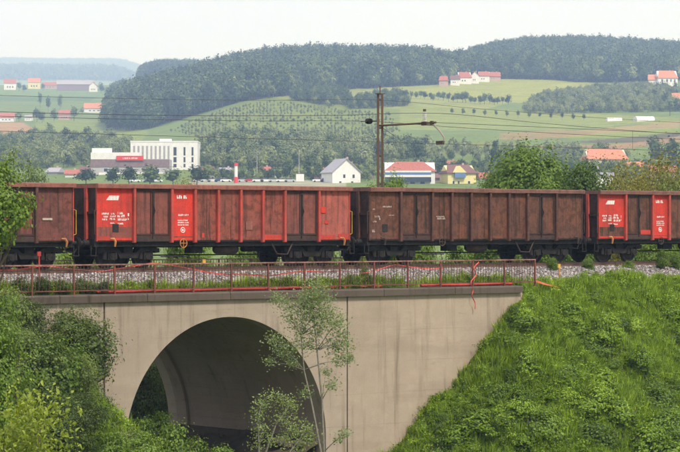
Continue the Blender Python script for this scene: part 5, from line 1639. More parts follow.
behind(372, 168, 138, 'treeR2', 12.8, 0.42, 'young green tree directly left of the mast', rz=3.1)
for k, (px, t, D, wv, lb) in enumerate(((612, 164, 150, 0.8, 'olive brown tree next to the bright green ones'), (638, 146, 156, 1.1, 'tall olive brown tree with open crown behind the red wagon'), (666, 142, 150, 1.1, 'olive brown tree near the right edge'), (684, 146, 152, 1.0, 'olive brown tree cut by the right edge'), (628, 172, 146, 0.7, 'low olive shrub-like tree just above the red wagon'), (652, 170, 147, 0.7, 'low olive tree above the doors of the red wagon'))):
    behind(px, t, D, 'olive', 9.7, wv, lb, rz=k * 1.3)
behind(652, 158, 162, 'oliveG', 9.7, 0.9, 'greener tree amid the olive brown ones', rz=2.2)
behind(622, 158, 165, 'oliveG', 9.7, 0.8, 'greener tree right of the white hall', rz=0.4)
behind(682, 162, 146, 'oliveG', 9.7, 0.8, 'greener tree at the right picture edge above the wagon', rz=1.4)
behind(28, 152, 330, 'roundY', 15.2, 0.62, 'round yellow-green tree behind the leftmost wagon')
behind(186, 172, 260, 'olive', 9.7, 1.0, 'rounded olive bush showing above the red wagon rim')
# ================================================================== FAR WOODS
def far_tree(seed, h, w_, n, leaf, mat, core=True):
    """small tree for the distance: trunk, dark inner mass and loose leaf clumps, one mesh"""
    rg = np.random.default_rng(seed); rr = random.Random(seed)
    lobes = auto_lobes(rr, h * 0.16, h, w_, 6)
    C, subs = clump_points(rg, lobes, n, 9, 0.28, 0.7)
    V, Q = leaf_quads(rg, C, leaf * rg.uniform(0.6, 1.4, len(C)), 0.5, 0.1, 0.42, clump_points.N)
    mi = np.zeros(len(Q), int)
    VV, QQ = [V], [Q]
    off = len(V)
    mb = MB(); mb.tube([(0, 0, -1.5), (0, 0, h * 0.5)], [h * 0.02, h * 0.01], 5, False)
    VV.append(np.array(mb.v)); QQ.append(np.array(mb.f) + off); mi = np.concatenate([mi, np.ones(len(mb.f), int)])
    off += len(mb.v)
    if core:                              # inner branches and shaded leaves: coarse faceted lumps
        for (c, r) in lobes[:5]:
            m = 5
            vs, fs = [], []
            for i in range(m + 1):
                for j in range(8):
                    a_, b_ = PI * i / m, 2 * PI * j / 8
                    k = 0.68 + 0.1 * rr.uniform(-1, 1)
                    vs.append((c[0] + r[0] * k * math.sin(a_) * math.cos(b_), c[1] + r[1] * k * math.sin(a_) * math.sin(b_), c[2] + r[2] * k * math.cos(a_)))
            for i in range(m):
                for j in range(8): fs.append((i * 8 + j, i * 8 + 8 + j, i * 8 + 8 + (j + 1) % 8, i * 8 + (j + 1) % 8))
            VV.append(np.array(vs)); QQ.append(np.array(fs) + off); off += len(vs)
            mi = np.concatenate([mi, np.zeros(len(fs), int)])
    return np_mesh('far_tree', np.concatenate(VV), np.concatenate(QQ), [mat, M['bark']], mi)
FT = [far_tree(100 + k, 15 + k % 3, 4.6 + 0.5 * (k % 2), 420, 1.15, M['leaf_far']) for k in range(4)] + \
     [far_tree(120 + k, 13, 4.6, 420, 1.1, M['leaf_farlight']) for k in range(2)] + [far_tree(130 + k, 13, 4.2, 420, 1.0, M['leaf_farpale']) for k in range(2)]
CONIFER = None
rf = np.random.default_rng(77)
def wood(name, label, polys, n, spread, d0, d1, lo=0.75, hi=1.15, light=0.15, px0=-60, px1=740, pale=False):
    """trees wherever the bare ground lies inside a polygon given by bearing and row"""
    px = rf.uniform(px0, px1, n); D = np.sqrt(rf.uniform(d0 ** 2, d1 ** 2, n))
    z = zat(px, D); row = 227 - (z - ZC) / D * F
    k = np.zeros(n, bool)
    for (pl, a_, b_) in polys: k |= inpoly(px, row, pl) & (D > a_) & (D < b_)
    px, D, z = px[k], D[k], z[k]
    m = len(px)
    X = (px - 340) / F * D
    pts = np.stack([D * ST + X * CT, D * CT - X * ST, z - 0.6], -1)
    s = rf.uniform(lo, hi, m)
    idx = np.where(rf.random(m) < light, rf.integers(4, 6, m), rf.integers(0, 4, m))
    if pale: idx = np.where(rf.random(m) < 0.75, rf.integers(6, 8, m), idx)
    o = scatter(name, pts, np.stack([rf.normal(0, 0.04, m), rf.normal(0, 0.04, m), rf.uniform(0, 6.28, m)], -1), np.stack([s, s, s * rf.uniform(0.85, 1.2, m)], -1), idx, FT, label=label, cat='wood')
    return m
counts = []
# the wooded ridge across the middle, from its left foot to the dip, and over its crest
counts.append(wood('forest', 'dark wooded ridge across the middle distance left of the dip', [([(106, 128), (112, 106), (150, 40), (452, 40), (452, 84), (380, 88), (320, 92), (280, 97), (240, 102), (200, 114), (150, 129), (122, 131)], 1750, 2850)], 20000, 0, 1750, 2900, px0=100, px1=456, lo=0.9, hi=1.4, light=0.28))
counts.append(wood('forest', 'dark wooded hill across the upper right horizon', [([(445, 86), (452, 55), (480, 30), (760, 30), (760, 82), (680, 84), (640, 86), (600, 86), (560, 80), (500, 79), (470, 82)], 2250, 3250)], 17000, 0, 2250, 3300, px0=445, px1=760, lo=0.9, hi=1.4, light=0.28))
# small wooded rise and the hazy ridges at the upper left
counts.append(wood('forest', 'small wooded rise peeping over the ridge shoulder at the left', [([(140, 100), (140, 60), (215, 60), (215, 100)], 3300, 3900)], 6000, 0, 3300, 3900, px0=138, px1=215))
counts.append(wood('forest', 'hazy blue wooded ridges at the far upper left', [([(-80, 88), (-80, 40), (150, 40), (150, 88)], 7600, 9700), ([(-80, 80), (-80, 30), (190, 30), (190, 80)], 12000, 14000)], 60000, 0, 7600, 14000, 1.1, 2.4, px0=-70, px1=190))
# groves on the slopes
counts.append(wood('grove', 'tree grove on the slope below the right house', [([(522, 113), (545, 98), (600, 92), (636, 90), (690, 94), (740, 96), (740, 112), (660, 112), (600, 113), (560, 114)], 1500, 2300)], 8000, 0, 1500, 2300, 0.35, 0.65, 0.75, 515, 740, True))
counts.append(wood('grove', 'grey-green tree belt behind the car park', [([(192, 172), (200, 150), (240, 142), (300, 143), (350, 150), (430, 152), (430, 158), (340, 166), (320, 170)], 1100, 1500)], 2600, 0, 1100, 1500, 0.45, 0.7, 0.6, 190, 432, True))
counts.append(wood('grove', 'scattered trees and thicket in the valley at the left', [([(-40, 170), (-40, 145), (40, 142), (110, 146), (130, 150), (130, 160), (90, 168)], 1150, 1700)], 1500, 0, 1150, 1700, 0.4, 0.7, 0.6, -40, 132, True))
counts.append(wood('grove', 'thicket on the meadow edge below the ridge', [([(290, 100), (300, 92), (345, 96), (350, 104), (330, 107)], 1700, 2200), ([(340, 104), (400, 98), (410, 106), (352, 110)], 1500, 2100)], 5000, 0, 1500, 2200, 0.35, 0.6, 0.3, 280, 412))
counts.append(wood('grove', 'trees along the foot of the slope right of the mast', [([(390, 158), (400, 150), (480, 150), (600, 153), (640, 158), (600, 166), (480, 166)], 1100, 1350)], 420, 0, 1100, 1350, 0.3, 0.55, 0.7, 390, 640, True))
counts.append(wood('grove', 'bushes and garden trees between the houses of the valley', [([(206, 189), (206, 178), (214, 178), (330, 178), (340, 171), (720, 168), (720, 189)], 955, 1120)], 2600, 0, 955, 1120, 0.18, 0.42, 0.6, 40, 720))
# orchard rows on the middle slope: small bushes in lines that follow the contour
pts, idx, sc_ = [], [], []
rows_ = 0
for D in np.arange(1330, 2080, 21):
    for px in np.arange(165, 420, 3.4):
        p2 = px + rf.uniform(-0.8, 0.8); d2 = D + (px - 300) * 0.25 + 10 * math.sin(px * 0.03) + rf.uniform(-2, 2)
        z_ = float(zat(p2, d2)[0]); row = 227 - (z_ - ZC) / d2 * F
        if not inpoly(np.array([p2]), np.array([row]), [(170, 132), (190, 122), (215, 113), (262, 101), (300, 104), (352, 112), (390, 114), (400, 132), (330, 140), (200, 138)])[0]: continue
        if rf.random() < 0.22: continue
        X_ = (p2 - 340) / F * d2
        pts.append((d2 * ST + X_ * CT, d2 * CT - X_ * ST, z_ - 0.3)); idx.append(rf.integers(4, 6) if rf.random() < 0.35 else rf.integers(6, 8)); sc_.append(rf.uniform(0.11, 0.21))
m = len(pts); sc_ = np.array(sc_)
scatter('orchard', np.array(pts), np.stack([np.zeros(m), np.zeros(m), rf.uniform(0, 6.28, m)], -1), np.stack([sc_ * 1.25, sc_ * 1.25, sc_], -1), np.array(idx), FT, label='rows of small orchard trees on the middle slope', cat='orchard')
print('wood counts', counts, 'orchard', m)

ORD = ['first', 'second', 'third', 'fourth', 'fifth', 'sixth', 'seventh', 'eighth', 'ninth', 'tenth', 'eleventh', 'twelfth', 'thirteenth', 'fourteenth', 'fifteenth', 'sixteenth', 'seventeenth', 'eighteenth', 'nineteenth', 'twentieth', 'twenty-first', 'twenty-second', 'twenty-third', 'twenty-fourth']
# single trees one can pick out
def lone(px, py, s, k, label, group=None, wide=1.0):
    p = at(px, py)
    o = obj('tree', FT[k], None, None, p, rf.uniform(0, 6.28), (s * wide, s * wide, s))
    tag(o, label, 'tree', group)
for i, px in enumerate((86, 113, 129, 150, 173, 197)):
    p = onground(px, 905 + 8 * (i % 2))
    t = P(px, (166, 166, 166, 163, 166, 165)[i], 905)
    s = (t.z - p.z) / 16.0
    o = obj('tree', FT[i % 4], None, None, p, i * 1.1, (s * 1.75, s * 1.75, s * 1.02))
    tag(o, ['dark round tree left of the red sign', 'dark round tree below the left end of the red sign', 'dark round tree below the red sign', 'dark round tree under the white building left corner', 'dark round tree under the middle of the white building', 'dark round tree at the right corner of the white building'][i], 'tree', 'street trees before the white building')
for i in range(13):
    lone(452 + i * 11, 114.5 + 0.5 * i, 0.30, i % 4, 'small tree in the evenly spaced row on the right slope, %s from the left' % ORD[i], 'tree row on the right slope')
for i in range(24):
    lone(402 + i * 4.6 + rf.uniform(-1, 1), 97 + 0.45 * i - 0.004 * i * i + rf.uniform(-1, 1), rf.uniform(0.32, 0.52), i % 4, 'tree in the hedge line crossing the meadow, %s from the left' % ORD[i], 'hedge trees on the meadow', 1.25)
lone(433, 85, 0.85, 4, 'pale yellow-green tree beside the hilltop hamlet', None, 0.8)
lone(670, 116, 0.85, 0, 'dark round tree below the hillside house at the right', None, 1.1)
lone(648, 113, 0.6, 4, 'brownish-green tree left of the dark one on the right slope')
for i, (px, py) in enumerate(((48, 112), (60, 110), (40, 108))):
    lone(px, py, 1.0, i, ['dark upright tree in the left fields', 'second dark tree in the left fields nearer the red roof', 'smaller dark tree at the left of the field pair'][i], 'field trees at the left', 0.6)
for i, (px, py, s, lb) in enumerate(((19, 91, 0.8, 'hazy tree right of the leftmost far house'), (24, 92, 0.6, 'hazy bush left of the far yellow house'), (43, 91, 0.7, 'hazy tree between the yellow house and the red barn'), (101, 93, 0.9, 'hazy tree right of the long far hall'), (107, 94, 0.7, 'hazy bush at the end of the far hall row'), (19, 122, 0.7, 'tree beside the red roof at the left edge'), (37, 122, 0.8, 'tree right of the tiny white shed'), (42, 123, 0.6, 'bush by the upper corner of the brown field'), (74, 121, 0.8, 'tree right of the small house in the left fields'), (54, 121, 0.7, 'tree left of the small house in the left fields'), (82, 114, 0.5, 'bush left of the lone orange roofed house'), (108, 114, 0.6, 'bush right of the lone orange roofed house'), (36, 140, 0.6, 'tree at the lower edge of the brown field'), (50, 139, 0.7, 'tree in the meadow right of the brown field'))):
    lone(px, py, s, i % 6, lb, 'trees in the left fields', 1.1)
for i, (px, py, s) in enumerate(((442, 178, 0.6), (418, 166, 0.75), (495, 172, 0.7), (310, 176, 0.6), (370, 172, 0.5), (208, 180, 0.5), (290, 178, 0.5), (655, 168, 0.9), (672, 172, 0.9), (606, 168, 0.7))):
    lone(px, py, s, i % 6, ['tree left of the yellow house', 'tree behind the house with the blue balcony', 'tree right of the yellow house', 'tree left of the white gabled house', 'tree behind the mast foot', 'tree beside the first parked cars', 'tree at the right end of the car row', 'hazy tree above the olive ones', 'hazy tree at the right edge of the valley', 'tree beside the orange roofed house'][i])

# ================================================================== BUILDINGS
def building(px, py, wpx, hpx, dep, roofpx, yaw, wall, roof, label, ridge='x', D=None, wins=(), name='house', base_extra=6.0, roofm=None, over=0.5, chimney=True, cat='house', hip=0.0):
    """wpx, hpx, roofpx: size as seen; ridge 'x' = eaves towards us, 'y' = gable towards us"""
    D = D or hit(px, py)
    k = D / F
    W, H, RH = wpx * k, hpx * k, roofpx * k
    p = P(px, py, D)
    r = empty(name, p, -TH + R(yaw)); tag(r, label, cat)
    mb = MB()
    if RH > 0 and ridge == 'y':
        poly = [(-W / 2, -base_extra), (W / 2, -base_extra), (W / 2, H), (0, H + RH), (-W / 2, H)]
        mb.prism_y(poly, 0, dep)
    elif RH > 0:
        poly = [(0, -base_extra), (dep, -base_extra), (dep, H), (dep / 2, H + RH), (0, H)]
        mb.prism_x(poly, -W / 2, W / 2)
    else:
        mb.box(-W / 2, W / 2, 0, dep, -base_extra, H)
    mb.build('wall', M[wall], r)
    if RH > 0:
        t = 0.28
        mb = MB()
        if ridge == 'y':
            for s in (-1, 1):
                dx = over; dz = RH / (W / 2) * over
                pl = [(0, H + RH + 0.02), (s * (W / 2 + dx), H - dz + 0.02), (s * (W / 2 + dx), H - dz + t), (0, H + RH + t)]
                mb.prism_y(pl if s < 0 else pl[::-1], -over, dep + over)
        else:
            hx = hip * W / 2
            for s in (0, 1):
                dz = RH / (dep / 2) * over
                y0 = -over if s == 0 else dep + over
                e = W / 2 + over
                q = [(-e, y0, H - dz + 0.02), (e, y0, H - dz + 0.02), (e - hx, dep / 2, H + RH + 0.02), (-e + hx, dep / 2, H + RH + 0.02)]
                vs = q + [(a_, b_, c_ + t) for a_, b_, c_ in q]
                mb.add(vs, [(0, 3, 2, 1), (4, 5, 6, 7), (0, 1, 5, 4), (1, 2, 6, 5), (2, 3, 7, 6), (3, 0, 4, 7)])
            if hx > 0:
                for s in (-1, 1):
                    e = s * (W / 2 + over)
                    q = [(e, -over, H - dz + 0.03), (e, dep + over, H - dz + 0.03), (e - s * hx, dep / 2, H + RH + 0.03)]
                    vs = q + [(a_, b_, c_ + t) for a_, b_, c_ in q]
                    mb.add(vs, [(0, 1, 2), (3, 4, 5), (0, 1, 4, 3), (1, 2, 5, 4), (2, 0, 3, 5)])
        ro = mb.build('roof', M[roof], r)
        if chimney:
            mb = MB(); cx_ = W * 0.18; cy_ = dep * (0.5 if ridge == 'x' else 0.4)
            mb.box(cx_ - 0.35, cx_ + 0.35, cy_ - 0.35, cy_ + 0.35, H + RH * 0.4, H + RH + 0.9); mb.build('chimney', M['h_pink'], ro)
    for (u, v, ww, hh) in wins:           # fractions of the front: centre, then size
        w0, w1 = (u - ww / 2 - 0.5) * W, (u + ww / 2 - 0.5) * W
        z0, z1 = (v - hh / 2) * H, (v + hh / 2) * H
        mb = MB(); b_ = min(0.12, 0.12 * (w1 - w0))
        mb.box(w0, w1, -0.05, 0.0, z0, z0 + b_); mb.box(w0, w1, -0.05, 0.0, z1 - b_, z1); mb.box(w0, w0 + b_, -0.05, 0.0, z0 + b_, z1 - b_); mb.box(w1 - b_, w1, -0.05, 0.0, z0 + b_, z1 - b_)
        wn = mb.build('window', M['h_white'], r)
        mb = MB(); mb.box(w0 + b_, w1 - b_, -0.03, -0.012, z0 + b_, z1 - b_); mb.build('pane', M['glass'], wn)
    return r, W, H, RH, k

# white office block with tall window strips
r, W, H, RH, k = building(164, 173, 67, 31, 22, 0, 0, 'h_white', None, 'white flat-roofed block with tall vertical windows', D=1090, name='office_block', cat='building')
for i in range(9):
    x0 = -W / 2 + (2.6 + i * 4.3) * k
    mb = MB(); mb.box(x0, x0 + 2.1 * k, -0.05, 0.05, H * 0.18, H * 0.88); wn = mb.build('window', M['h_grey'], r)
    mb = MB(); mb.box(x0 + 0.15, x0 + 2.1 * k - 0.15, -0.07, -0.052, H * 0.2, H * 0.86); mb.build('pane', M['roof_grey'], wn)
for i, u in enumerate((44.5, 54.0, 62.0)):
    x0 = -W / 2 + u * k
    for (z0, z1) in ((0.18, 0.30), (0.34, 0.52), (0.56, 0.84)):
        wd = 3.4 if i == 0 else 2.2
        mb = MB(); mb.box(x0 - wd / 2 * k, x0 + wd / 2 * k, -0.05, 0.05, H * z0, H * z1); wn = mb.build('window', M['h_grey'], r)
        mb = MB(); mb.box(x0 - wd / 2 * k + 0.12, x0 + wd / 2 * k - 0.12, -0.07, -0.052, H * z0 + 0.12, H * z1 - 0.12); mb.build('pane', M['glass'], wn)
mb = MB(); mb.box(-5.5 * k, 6 * k, 6, 12, H, H + 1.6); mb.build('roof_plant', M['h_white'], r)
mb = MB(); mb.box(-W / 2 - 0.12, W / 2 + 0.12, -0.12, 22.12, H + 0.003, H + 0.5); mb.build('parapet', M['h_white'], r)
# low hall with the red sign in front
r, W, H, RH, k = building(130, 179, 78, 20, 18, 0, 0, 'h_grey', None, 'low mauve banded supermarket hall with red sign in front of the white block', D=1040, name='supermarket', cat='building',
                          wins=((0.19, 0.45, 0.06, 0.2), (0.29, 0.45, 0.06, 0.2), (0.52, 0.42, 0.08, 0.2), (0.70, 0.42, 0.06, 0.2), (0.85, 0.42, 0.06, 0.2)))
mb = MB(); mb.box(-W / 2 - 0.1, W * 0.12, -0.22, 6, H * 0.985, H * 1.33); mb.build('upper_storey', M['h_white'], r)
mb = MB(); mb.box(-W / 2 - 0.15, W / 2 + 0.15, -0.2, 0.0 - 0.002, H * 0.6, H * 0.98); mb.build('fascia', M['h_purple'], r)
mb = MB(); mb.box(-W / 2 + 0.3, -W / 2 + 20 * k, 1, 5, H * 1.33, H * 1.55); mb.build('roof_box', M['h_white'], r)
mb = MB(); mb.box(-13.5 * k, 13.5 * k, -0.8, -0.24, H * 0.93, H * 1.16); sg = mb.build('sign', M['sign_red'], r)
lettering(sg, -7 * k, 9 * k, H * 1.0, H * 0.085, -0.84, 7, M['white_paint'])
mb = MB(); mb.box(-W / 2 + 8 * k, W / 2 - 6 * k, -0.6, -0.06, -0.2 * H, H * 0.32); mb.build('plinth', M['h_white'], r)

W3 = ((0.3, 0.35, 0.12, 0.3), (0.5, 0.35, 0.12, 0.3), (0.72, 0.35, 0.12, 0.3))
building(346.5, 187, 30, 15, 12, 13, 20, 'h_white', 'roof_grey', 'white gabled house left of the mast', 'y', D=940, wins=((0.42, 0.72, 0.1, 0.28), (0.75, 0.72, 0.1, 0.28), (0.28, 0.25, 0.1, 0.3), (0.7, 0.25, 0.1, 0.3)))
r, W, H, RH, k = building(410, 189, 50, 18, 12, 9, 0, 'h_white', 'roof_red', 'white house with blue balconies right of the mast', 'x', D=930, wins=((0.3, 0.3, 0.1, 0.25), (0.55, 0.3, 0.1, 0.25), (0.75, 0.3, 0.1, 0.25)), hip=0.5)
for i, (z0, z1, mt) in enumerate(((0.40, 0.66, 'glass'), (0.66, 0.78, 'h_white'), (0.78, 0.92, 'h_blue'), (0.92, 1.02, 'h_white'))):
    mb = MB(); mb.box(-W / 2, W * 0.42, -1.4 - 0.1 * (i % 2), -0.06, z0 * H, z1 * H - 0.003); mb.build('balcony', M[mt], r)
r, W, H, RH, k = building(462, 190, 29, 17, 12, 8, 12, 'h_yellow', 'roof_brown', 'yellow house with brown red roof right of the mast', 'x', D=930, wins=((0.2, 0.4, 0.09, 0.3), (0.38, 0.4, 0.09, 0.3), (0.75, 0.4, 0.1, 0.3)), hip=0.35)
mb = MB(); mb.box(-W * 0.28, W * 0.1, -1.2, -0.06, H * 0.72, H * 1.02); mb.build('balcony', M['h_blue'], r)
mb = MB(); mb.prism_y([(-W * 0.34, H * 1.02), (W * 0.14, H * 1.02), (-W * 0.1, H * 1.42)], -1.3, 5); mb.build('gable', M['h_yellow'], r)
building(436, 188, 22, 10, 10, 4, 0, 'h_purple', 'roof_brown', 'low dark annex between the white and the yellow house', 'x', D=950, chimney=False)
building(310, 187, 18, 6, 10, 0, 0, 'h_white', None, 'small white flat box hall beside the car row', D=960, name='hall', cat='building')
building(300, 186, 8, 12, 5, 0, 0, 'h_white', None, 'white rectangular sign box near the cars', D=955, name='kiosk', cat='building')
# hilltop hamlet
for (px, py, w_, h_, rh, rd, wl, rf_, lb, hp) in ((443, 85, 8, 5, 4, 'x', 'h_pink', 'roof_red', 'small pinkish house at the left end of the hilltop hamlet', .3), (455, 84, 9, 5, 3.5, 'x', 'h_white', 'roof_brown', 'white low house second in the hilltop hamlet', 0),
      (465, 82.5, 13, 5.5, 5, 'x', 'h_white', 'roof_red', 'white house with broad red roof in the hilltop hamlet', .3), (475, 82, 8, 6.5, 4, 'y', 'h_white', 'roof_red', 'white gable house in the middle of the hilltop hamlet', 0), (484, 80.5, 11, 5, 4, 'x', 'h_white', 'roof_red', 'white house fourth in the hilltop hamlet', .2), (494, 79.5, 13, 3.5, 4, 'x', 'h_pink', 'roof_red', 'reddish barn at the right end of the hilltop hamlet', .2)):
    building(px, py, w_, h_, 8, rh, rgp.uniform(-12, 12), wl, rf_, lb, rd, wins=W3[:2], hip=hp, D=hit(px, py + 1.5))
# houses on the right slope
building(668, 83.5, 20, 6, 11, 7, 8, 'h_white', 'roof_orange', 'large house with orange roof on the right hillside', 'x', wins=((0.2, 0.5, 0.1, 0.5), (0.45, 0.5, 0.1, 0.5), (0.65, 0.5, 0.08, 0.5), (0.85, 0.5, 0.08, 0.5)), hip=0.3, D=hit(664, 88), base_extra=3.0)
building(654, 84.5, 11, 5, 9, 5, -6, 'h_white', 'roof_orange', 'lower orange roofed wing left of the large hillside house', 'x', wins=W3, D=hit(658, 88), base_extra=3.0)
building(679, 104, 12, 5, 9, 6, 0, 'h_white', 'roof_orange', 'house with orange roof cut by the right picture edge', 'x', D=hit(679, 106))
def greenhouse(px, py, w_, h_, label, yaw):
    D = hit(px, py); k = D / F; p = P(px, py, D)
    r = empty('greenhouse', p, -TH + R(yaw)); tag(r, label, 'greenhouse')
    W = w_ * k; H = h_ * k; n_ = 10
    mb = MB()
    poly = [(4 - 4 * math.cos(PI * i / n_), H * math.sin(PI * i / n_) ** 0.8) for i in range(n_ + 1)]
    mb.prism_x([(y, z - 0.4 if i in (0, n_) else z) for i, (y, z) in enumerate(poly)][::-1], -W / 2, W / 2); mb.build('film', M['h_white'], r)
    for q in np.linspace(-W / 2, W / 2, 6):
        mb = MB(); mb.tube([(q, y - 0.02, z + 0.06) for y, z in poly], 0.06, 5); mb.build('hoop', M['roof_grey'], r)
greenhouse(615, 121, 15, 3.5, 'white plastic greenhouse tunnel, the left one on the slope', 4)
greenhouse(646, 121, 19, 5, 'longer white plastic greenhouse tunnel right of the other', 14)
# far left farms
for (px, py, w_, h_, rh, rd, wl, rf_, lb) in ((10, 89, 12, 6, 4, 'x', 'h_white', 'roof_red', 'far white house leftmost in the hazy fields'), (34, 88, 12, 6, 4, 'x', 'h_yellow', 'roof_orange', 'far yellow house in the hazy fields'), (50, 88, 14, 3, 3, 'x', 'h_pink', 'roof_red', 'far red barn beside the long hall'),
      (75, 90, 36, 6, 4, 'x', 'h_purple', 'roof_grey', 'long far hall with pale roof in the hazy fields'), (93, 91, 8, 5, 4, 'y', 'h_white', 'roof_red', 'small far white house at the right end of the long hall'), (94, 112, 20, 4, 5, 'x', 'h_white', 'roof_orange', 'house with orange roof alone in the left fields'),
      (64, 119, 11, 5, 4, 'x', 'h_pink', 'roof_red', 'small house with trees in the left fields'), (6, 121, 16, 4, 4, 'x', 'h_white', 'roof_red', 'house with red roof at the left edge by the brown field'), (28, 120, 7, 3, 2, 'x', 'h_white', 'roof_grey', 'tiny white shed right of the left edge house'), (62, 141, 10, 3, 3, 'x', 'h_grey', 'roof_grey', 'grey shed in the valley thicket at the left')):
    building(px, py, w_, h_, 9, rh, rgp.uniform(-8, 8), wl, rf_, lb, rd, D=hit(px, py + 0.8), wins=W3 if w_ < 30 else ())
for (px, py, w_, h_, rh, wl, rf_, D_, lb) in ((72, 181, 14, 7, 4, 'h_white', 'roof_red', 1010, 'white house left of the mauve hall'), (52, 178, 12, 6, 4, 'h_grey', 'roof_grey', 1050, 'grey house behind the yellow-green tree'), (215, 183, 16, 5, 3, 'h_white', 'roof_grey', 1000, 'low white shed behind the first parked cars'), (250, 182, 20, 4, 2.5, 'h_white', 'roof_grey', 1005, 'long low white shed behind the cars right of the pillar'), (276, 182, 14, 4, 2, 'h_grey', 'roof_grey', 1010, 'low grey shed left of the white sign box'),
      (322, 184, 14, 6, 3, 'h_pink', 'roof_red', 960, 'small red roofed house left of the white gabled one'), (366, 185, 12, 6, 4, 'h_white', 'roof_brown', 975, 'white house just left of the mast'), (488, 186, 16, 8, 5, 'h_white', 'roof_red', 960, 'red roofed house behind the large green tree'), (384, 176, 12, 5, 4, 'h_cream', 'roof_red', 1060, 'cream house behind the balcony house at its left'), (640, 176, 22, 8, 6, 'h_white', 'roof_orange', 1020, 'white house with orange roof amid the olive trees'),
      (84, 177, 12, 6, 4, 'h_cream', 'roof_brown', 1060, 'cream house with brown roof touching the mauve hall'), (206, 177, 12, 6, 4, 'h_grey', 'roof_brown', 1060, 'grey house with brown roof right of the white block'), (228, 176, 14, 5, 3, 'h_white', 'roof_grey', 1060, 'white hall behind the red and white pillar'), (264, 177, 12, 6, 4, 'h_cream', 'roof_red', 1050, 'cream house with red roof behind the lamp post'), (288, 178, 12, 5, 4, 'h_pink', 'roof_brown', 1040, 'pink house with brown roof behind the sign box'), (330, 178, 12, 6, 4, 'h_cream', 'roof_orange', 1030, 'cream house peeping out behind the white gabled one'), (430, 178, 14, 6, 4, 'h_cream', 'roof_red', 1030, 'cream house behind the dark annex'), (476, 178, 14, 6, 4, 'h_white', 'roof_orange', 1040, 'white house with orange roof behind the yellow one'), (450, 170, 12, 5, 4, 'h_white', 'roof_red', 1120, 'small white house higher up behind the yellow one'), (352, 172, 12, 5, 4, 'h_white', 'roof_brown', 1100, 'small white house higher up behind the gabled one')):
    building(px, py, w_, h_, 9, rh, rgp.uniform(-15, 15), wl, rf_, lb, 'x', D=D_, wins=W3, hip=0.15)
# red roofs in the valley at the right
building(608, 168, 40, 9, 16, 10, 6, 'h_cream', 'roof_orange', 'wide orange roofed house behind the olive trees', 'x', D=1080, hip=0.2, wins=W3)
building(600, 184, 26, 8, 12, 3, -4, 'h_white', 'roof_grey', 'white low hall glimpsed between the trees at the right', 'x', D=900, chimney=False, name='hall', cat='building')
building(664, 182, 26, 10, 10, 6, 0, 'h_pink', 'roof_red', 'pinkish house behind the olive trees at the right edge', 'x', D=950, wins=W3)
building(590, 176, 16, 6, 8, 3, 0, 'h_grey', 'roof_grey', 'grey roofed shed left of the orange roof', 'x', D=1000, chimney=False)

# red and white pillar sign
p = onground(236, 940)
pl = empty('pillar_sign', p); tag(pl, 'red and white pillar rising beside the parked cars', 'pillar')
hp_ = P(236, 163, 940).z - p.z
k = 940 / F
for (z0, z1, mt, rr) in ((-1, hp_ * 0.3, 'sign_red', 0.8), (hp_ * 0.3, hp_ * 0.85, 'h_white', 0.62), (hp_ * 0.85, hp_, 'sign_red', 0.75)):
    mb = MB(); mb.add(*cyl_z(0, 0, z0, z1 - 0.002, rr, 14)); mb.build('section', M[mt], pl)
# lamp posts
for i, (px, tp_, bt, D, lb) in enumerate(((320, 146, 172, 1150, 'lamp post standing before the white gabled house'), (362, 152, 172, 1150, 'lamp post left of the mast'), (257, 152, 184, 960, 'lamp post at the car park'), (299, 150, 184, 960, 'lamp post beside the white sign box'), (440, 152, 172, 1150, 'lamp post right of the mast'))):
    p = onground(px, D); h_ = P(px, tp_, D).z - p.z
    r = empty('street_lamp', p, -TH); tag(r, lb, 'lamp post')
    mb = MB(); mb.tube([(0, 0, -1), (0, 0, h_)], [0.16, 0.09], 6); mb.build('pole', M['h_grey'], r)
    mb = MB(); mb.box(-0.1, 1.1, -0.12, 0.12, h_, h_ + 0.12); mb.build('lamp_head', M['h_grey'], r)

# ================================================================== PARKED CARS
def car_meshes():
    out = {}
    pr = [(-2.1, 0.35), (-2.1, 0.75), (-1.95, 0.92), (-1.0, 0.98), (1.2, 0.98), (2.0, 0.85), (2.12, 0.6), (2.12, 0.35)]
    mb = MB(); mb.prism_y(pr, -0.85, 0.85)
    cab = [(-1.6, 0.96), (-1.15, 1.42), (0.25, 1.45), (1.0, 0.96)]
    roofp = [(-1.2, 1.40), (-1.05, 1.47), (0.2, 1.49), (0.35, 1.40)]
    mb.prism_y(roofp, -0.66, 0.66)
    out['body'] = mb
    mb = MB(); n_ = 4
    vs = [(x, -0.80 + 0.12 * (z > 1.2), z) for x, z in cab] + [(x, 0.80 - 0.12 * (z > 1.2), z) for x, z in cab]
    mb.add(vs, [(0, 1, 2, 3), (7, 6, 5, 4), (0, 4, 5, 1), (1, 5, 6, 2), (2, 6, 7, 3), (3, 7, 4, 0)])
    out['cabin_glass'] = mb
    mb = MB(); mb.lathe_y(0, 0, [(-0.1, 0.2), (-0.1, 0.31), (0.1, 0.31), (0.1, 0.2)], 14)
    out['wheel'] = mb
    return out
CM = car_meshes()
CB = {c: CM['body'].mesh('body', m) for c, m in CARP.items()}
CG = CM['cabin_glass'].mesh('cabin_glass', M['glass']); CWH = CM['wheel'].mesh('wheel', M['black'])
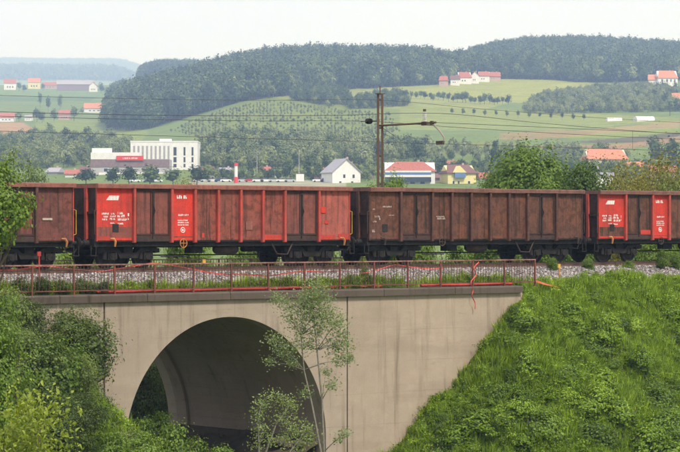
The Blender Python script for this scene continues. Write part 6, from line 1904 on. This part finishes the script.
def car(px, D, yaw, colr, label):
    p = onground(px, D)
    r = empty('parked_car', p, -TH + R(yaw)); tag(r, label, 'car', 'cars parked before the tree belt')
    obj('body', CB[colr], None, r); obj('cabin_glass', CG, None, r)
    for wx in (-1.3, 1.3):
        for s in (-0.78, 0.78): obj('wheel', CWH, None, r, (wx, s, 0.31))
cols = ['white', 'silver', 'white', 'dark blue', 'white', 'silver', 'red', 'white', 'white', 'silver', 'white', 'silver', 'white', 'dark blue', 'white', 'white', 'silver', 'white']
pxs = [198, 206, 212, 220, 226, 243, 250, 258, 266, 274, 282, 290, 318, 326, 205, 216, 262, 276]
for i, (c, px) in enumerate(zip(cols, pxs)):
    near = ['at the left end of the car row', 'second in the car row', 'third in the car row', 'left of the red and white pillar, two places away', 'touching the left side of the red and white pillar', 'first car right of the red and white pillar', 'second car right of the red and white pillar', 'third car right of the pillar', 'fourth car right of the pillar', 'fifth car right of the pillar', 'sixth car right of the pillar', 'next to the white sign box', 'right of the white sign box', 'before the white gabled house', 'in the back row at the far left', 'in the back row before the pillar', 'in the back row right of the pillar', 'in the back row left of the sign box'][i]
    car(px, 948 if i < 14 else 985, (0 if i % 3 else 8), c, '%s parked car %s' % (c, near))
for i, (px, c, lb) in enumerate(((135, 'white', 'white parked car under the red sign'), (148, 'silver', 'silver parked car before the white block left corner'), (157, 'white', 'white parked car before the middle of the white block'))):
    car(px, 945, 0, c, lb)

# ================================================================== HAZE
mb = MB(); mb.box(-20400, 20400, -20400, 20400, -60, 1050)
hz = mb.build('haze', None)
hm = bpy.data.materials.new('haze_air'); hm.use_nodes = True
n_ = hm.node_tree.nodes; n_.clear()
ho = n_.new('ShaderNodeOutputMaterial'); hv = n_.new('ShaderNodeVolumePrincipled')
hv.inputs['Color'].default_value = (0.47, 0.63, 1.0, 1)
hv.inputs['Absorption Color'].default_value = (1, 1, 1, 1)
hv.inputs['Density'].default_value = HAZE
hv.inputs['Anisotropy'].default_value = 0.0
try: hv.inputs['Density Attribute'].default_value = ''
except Exception: pass
hm.node_tree.links.new(hv.outputs[0], ho.inputs['Volume'])
try: hm.cycles.homogeneous_volume = True
except Exception: pass
hz.data.materials.append(hm)
tag(hz, 'thin pale haze filling the valley', 'haze', None, 'stuff')
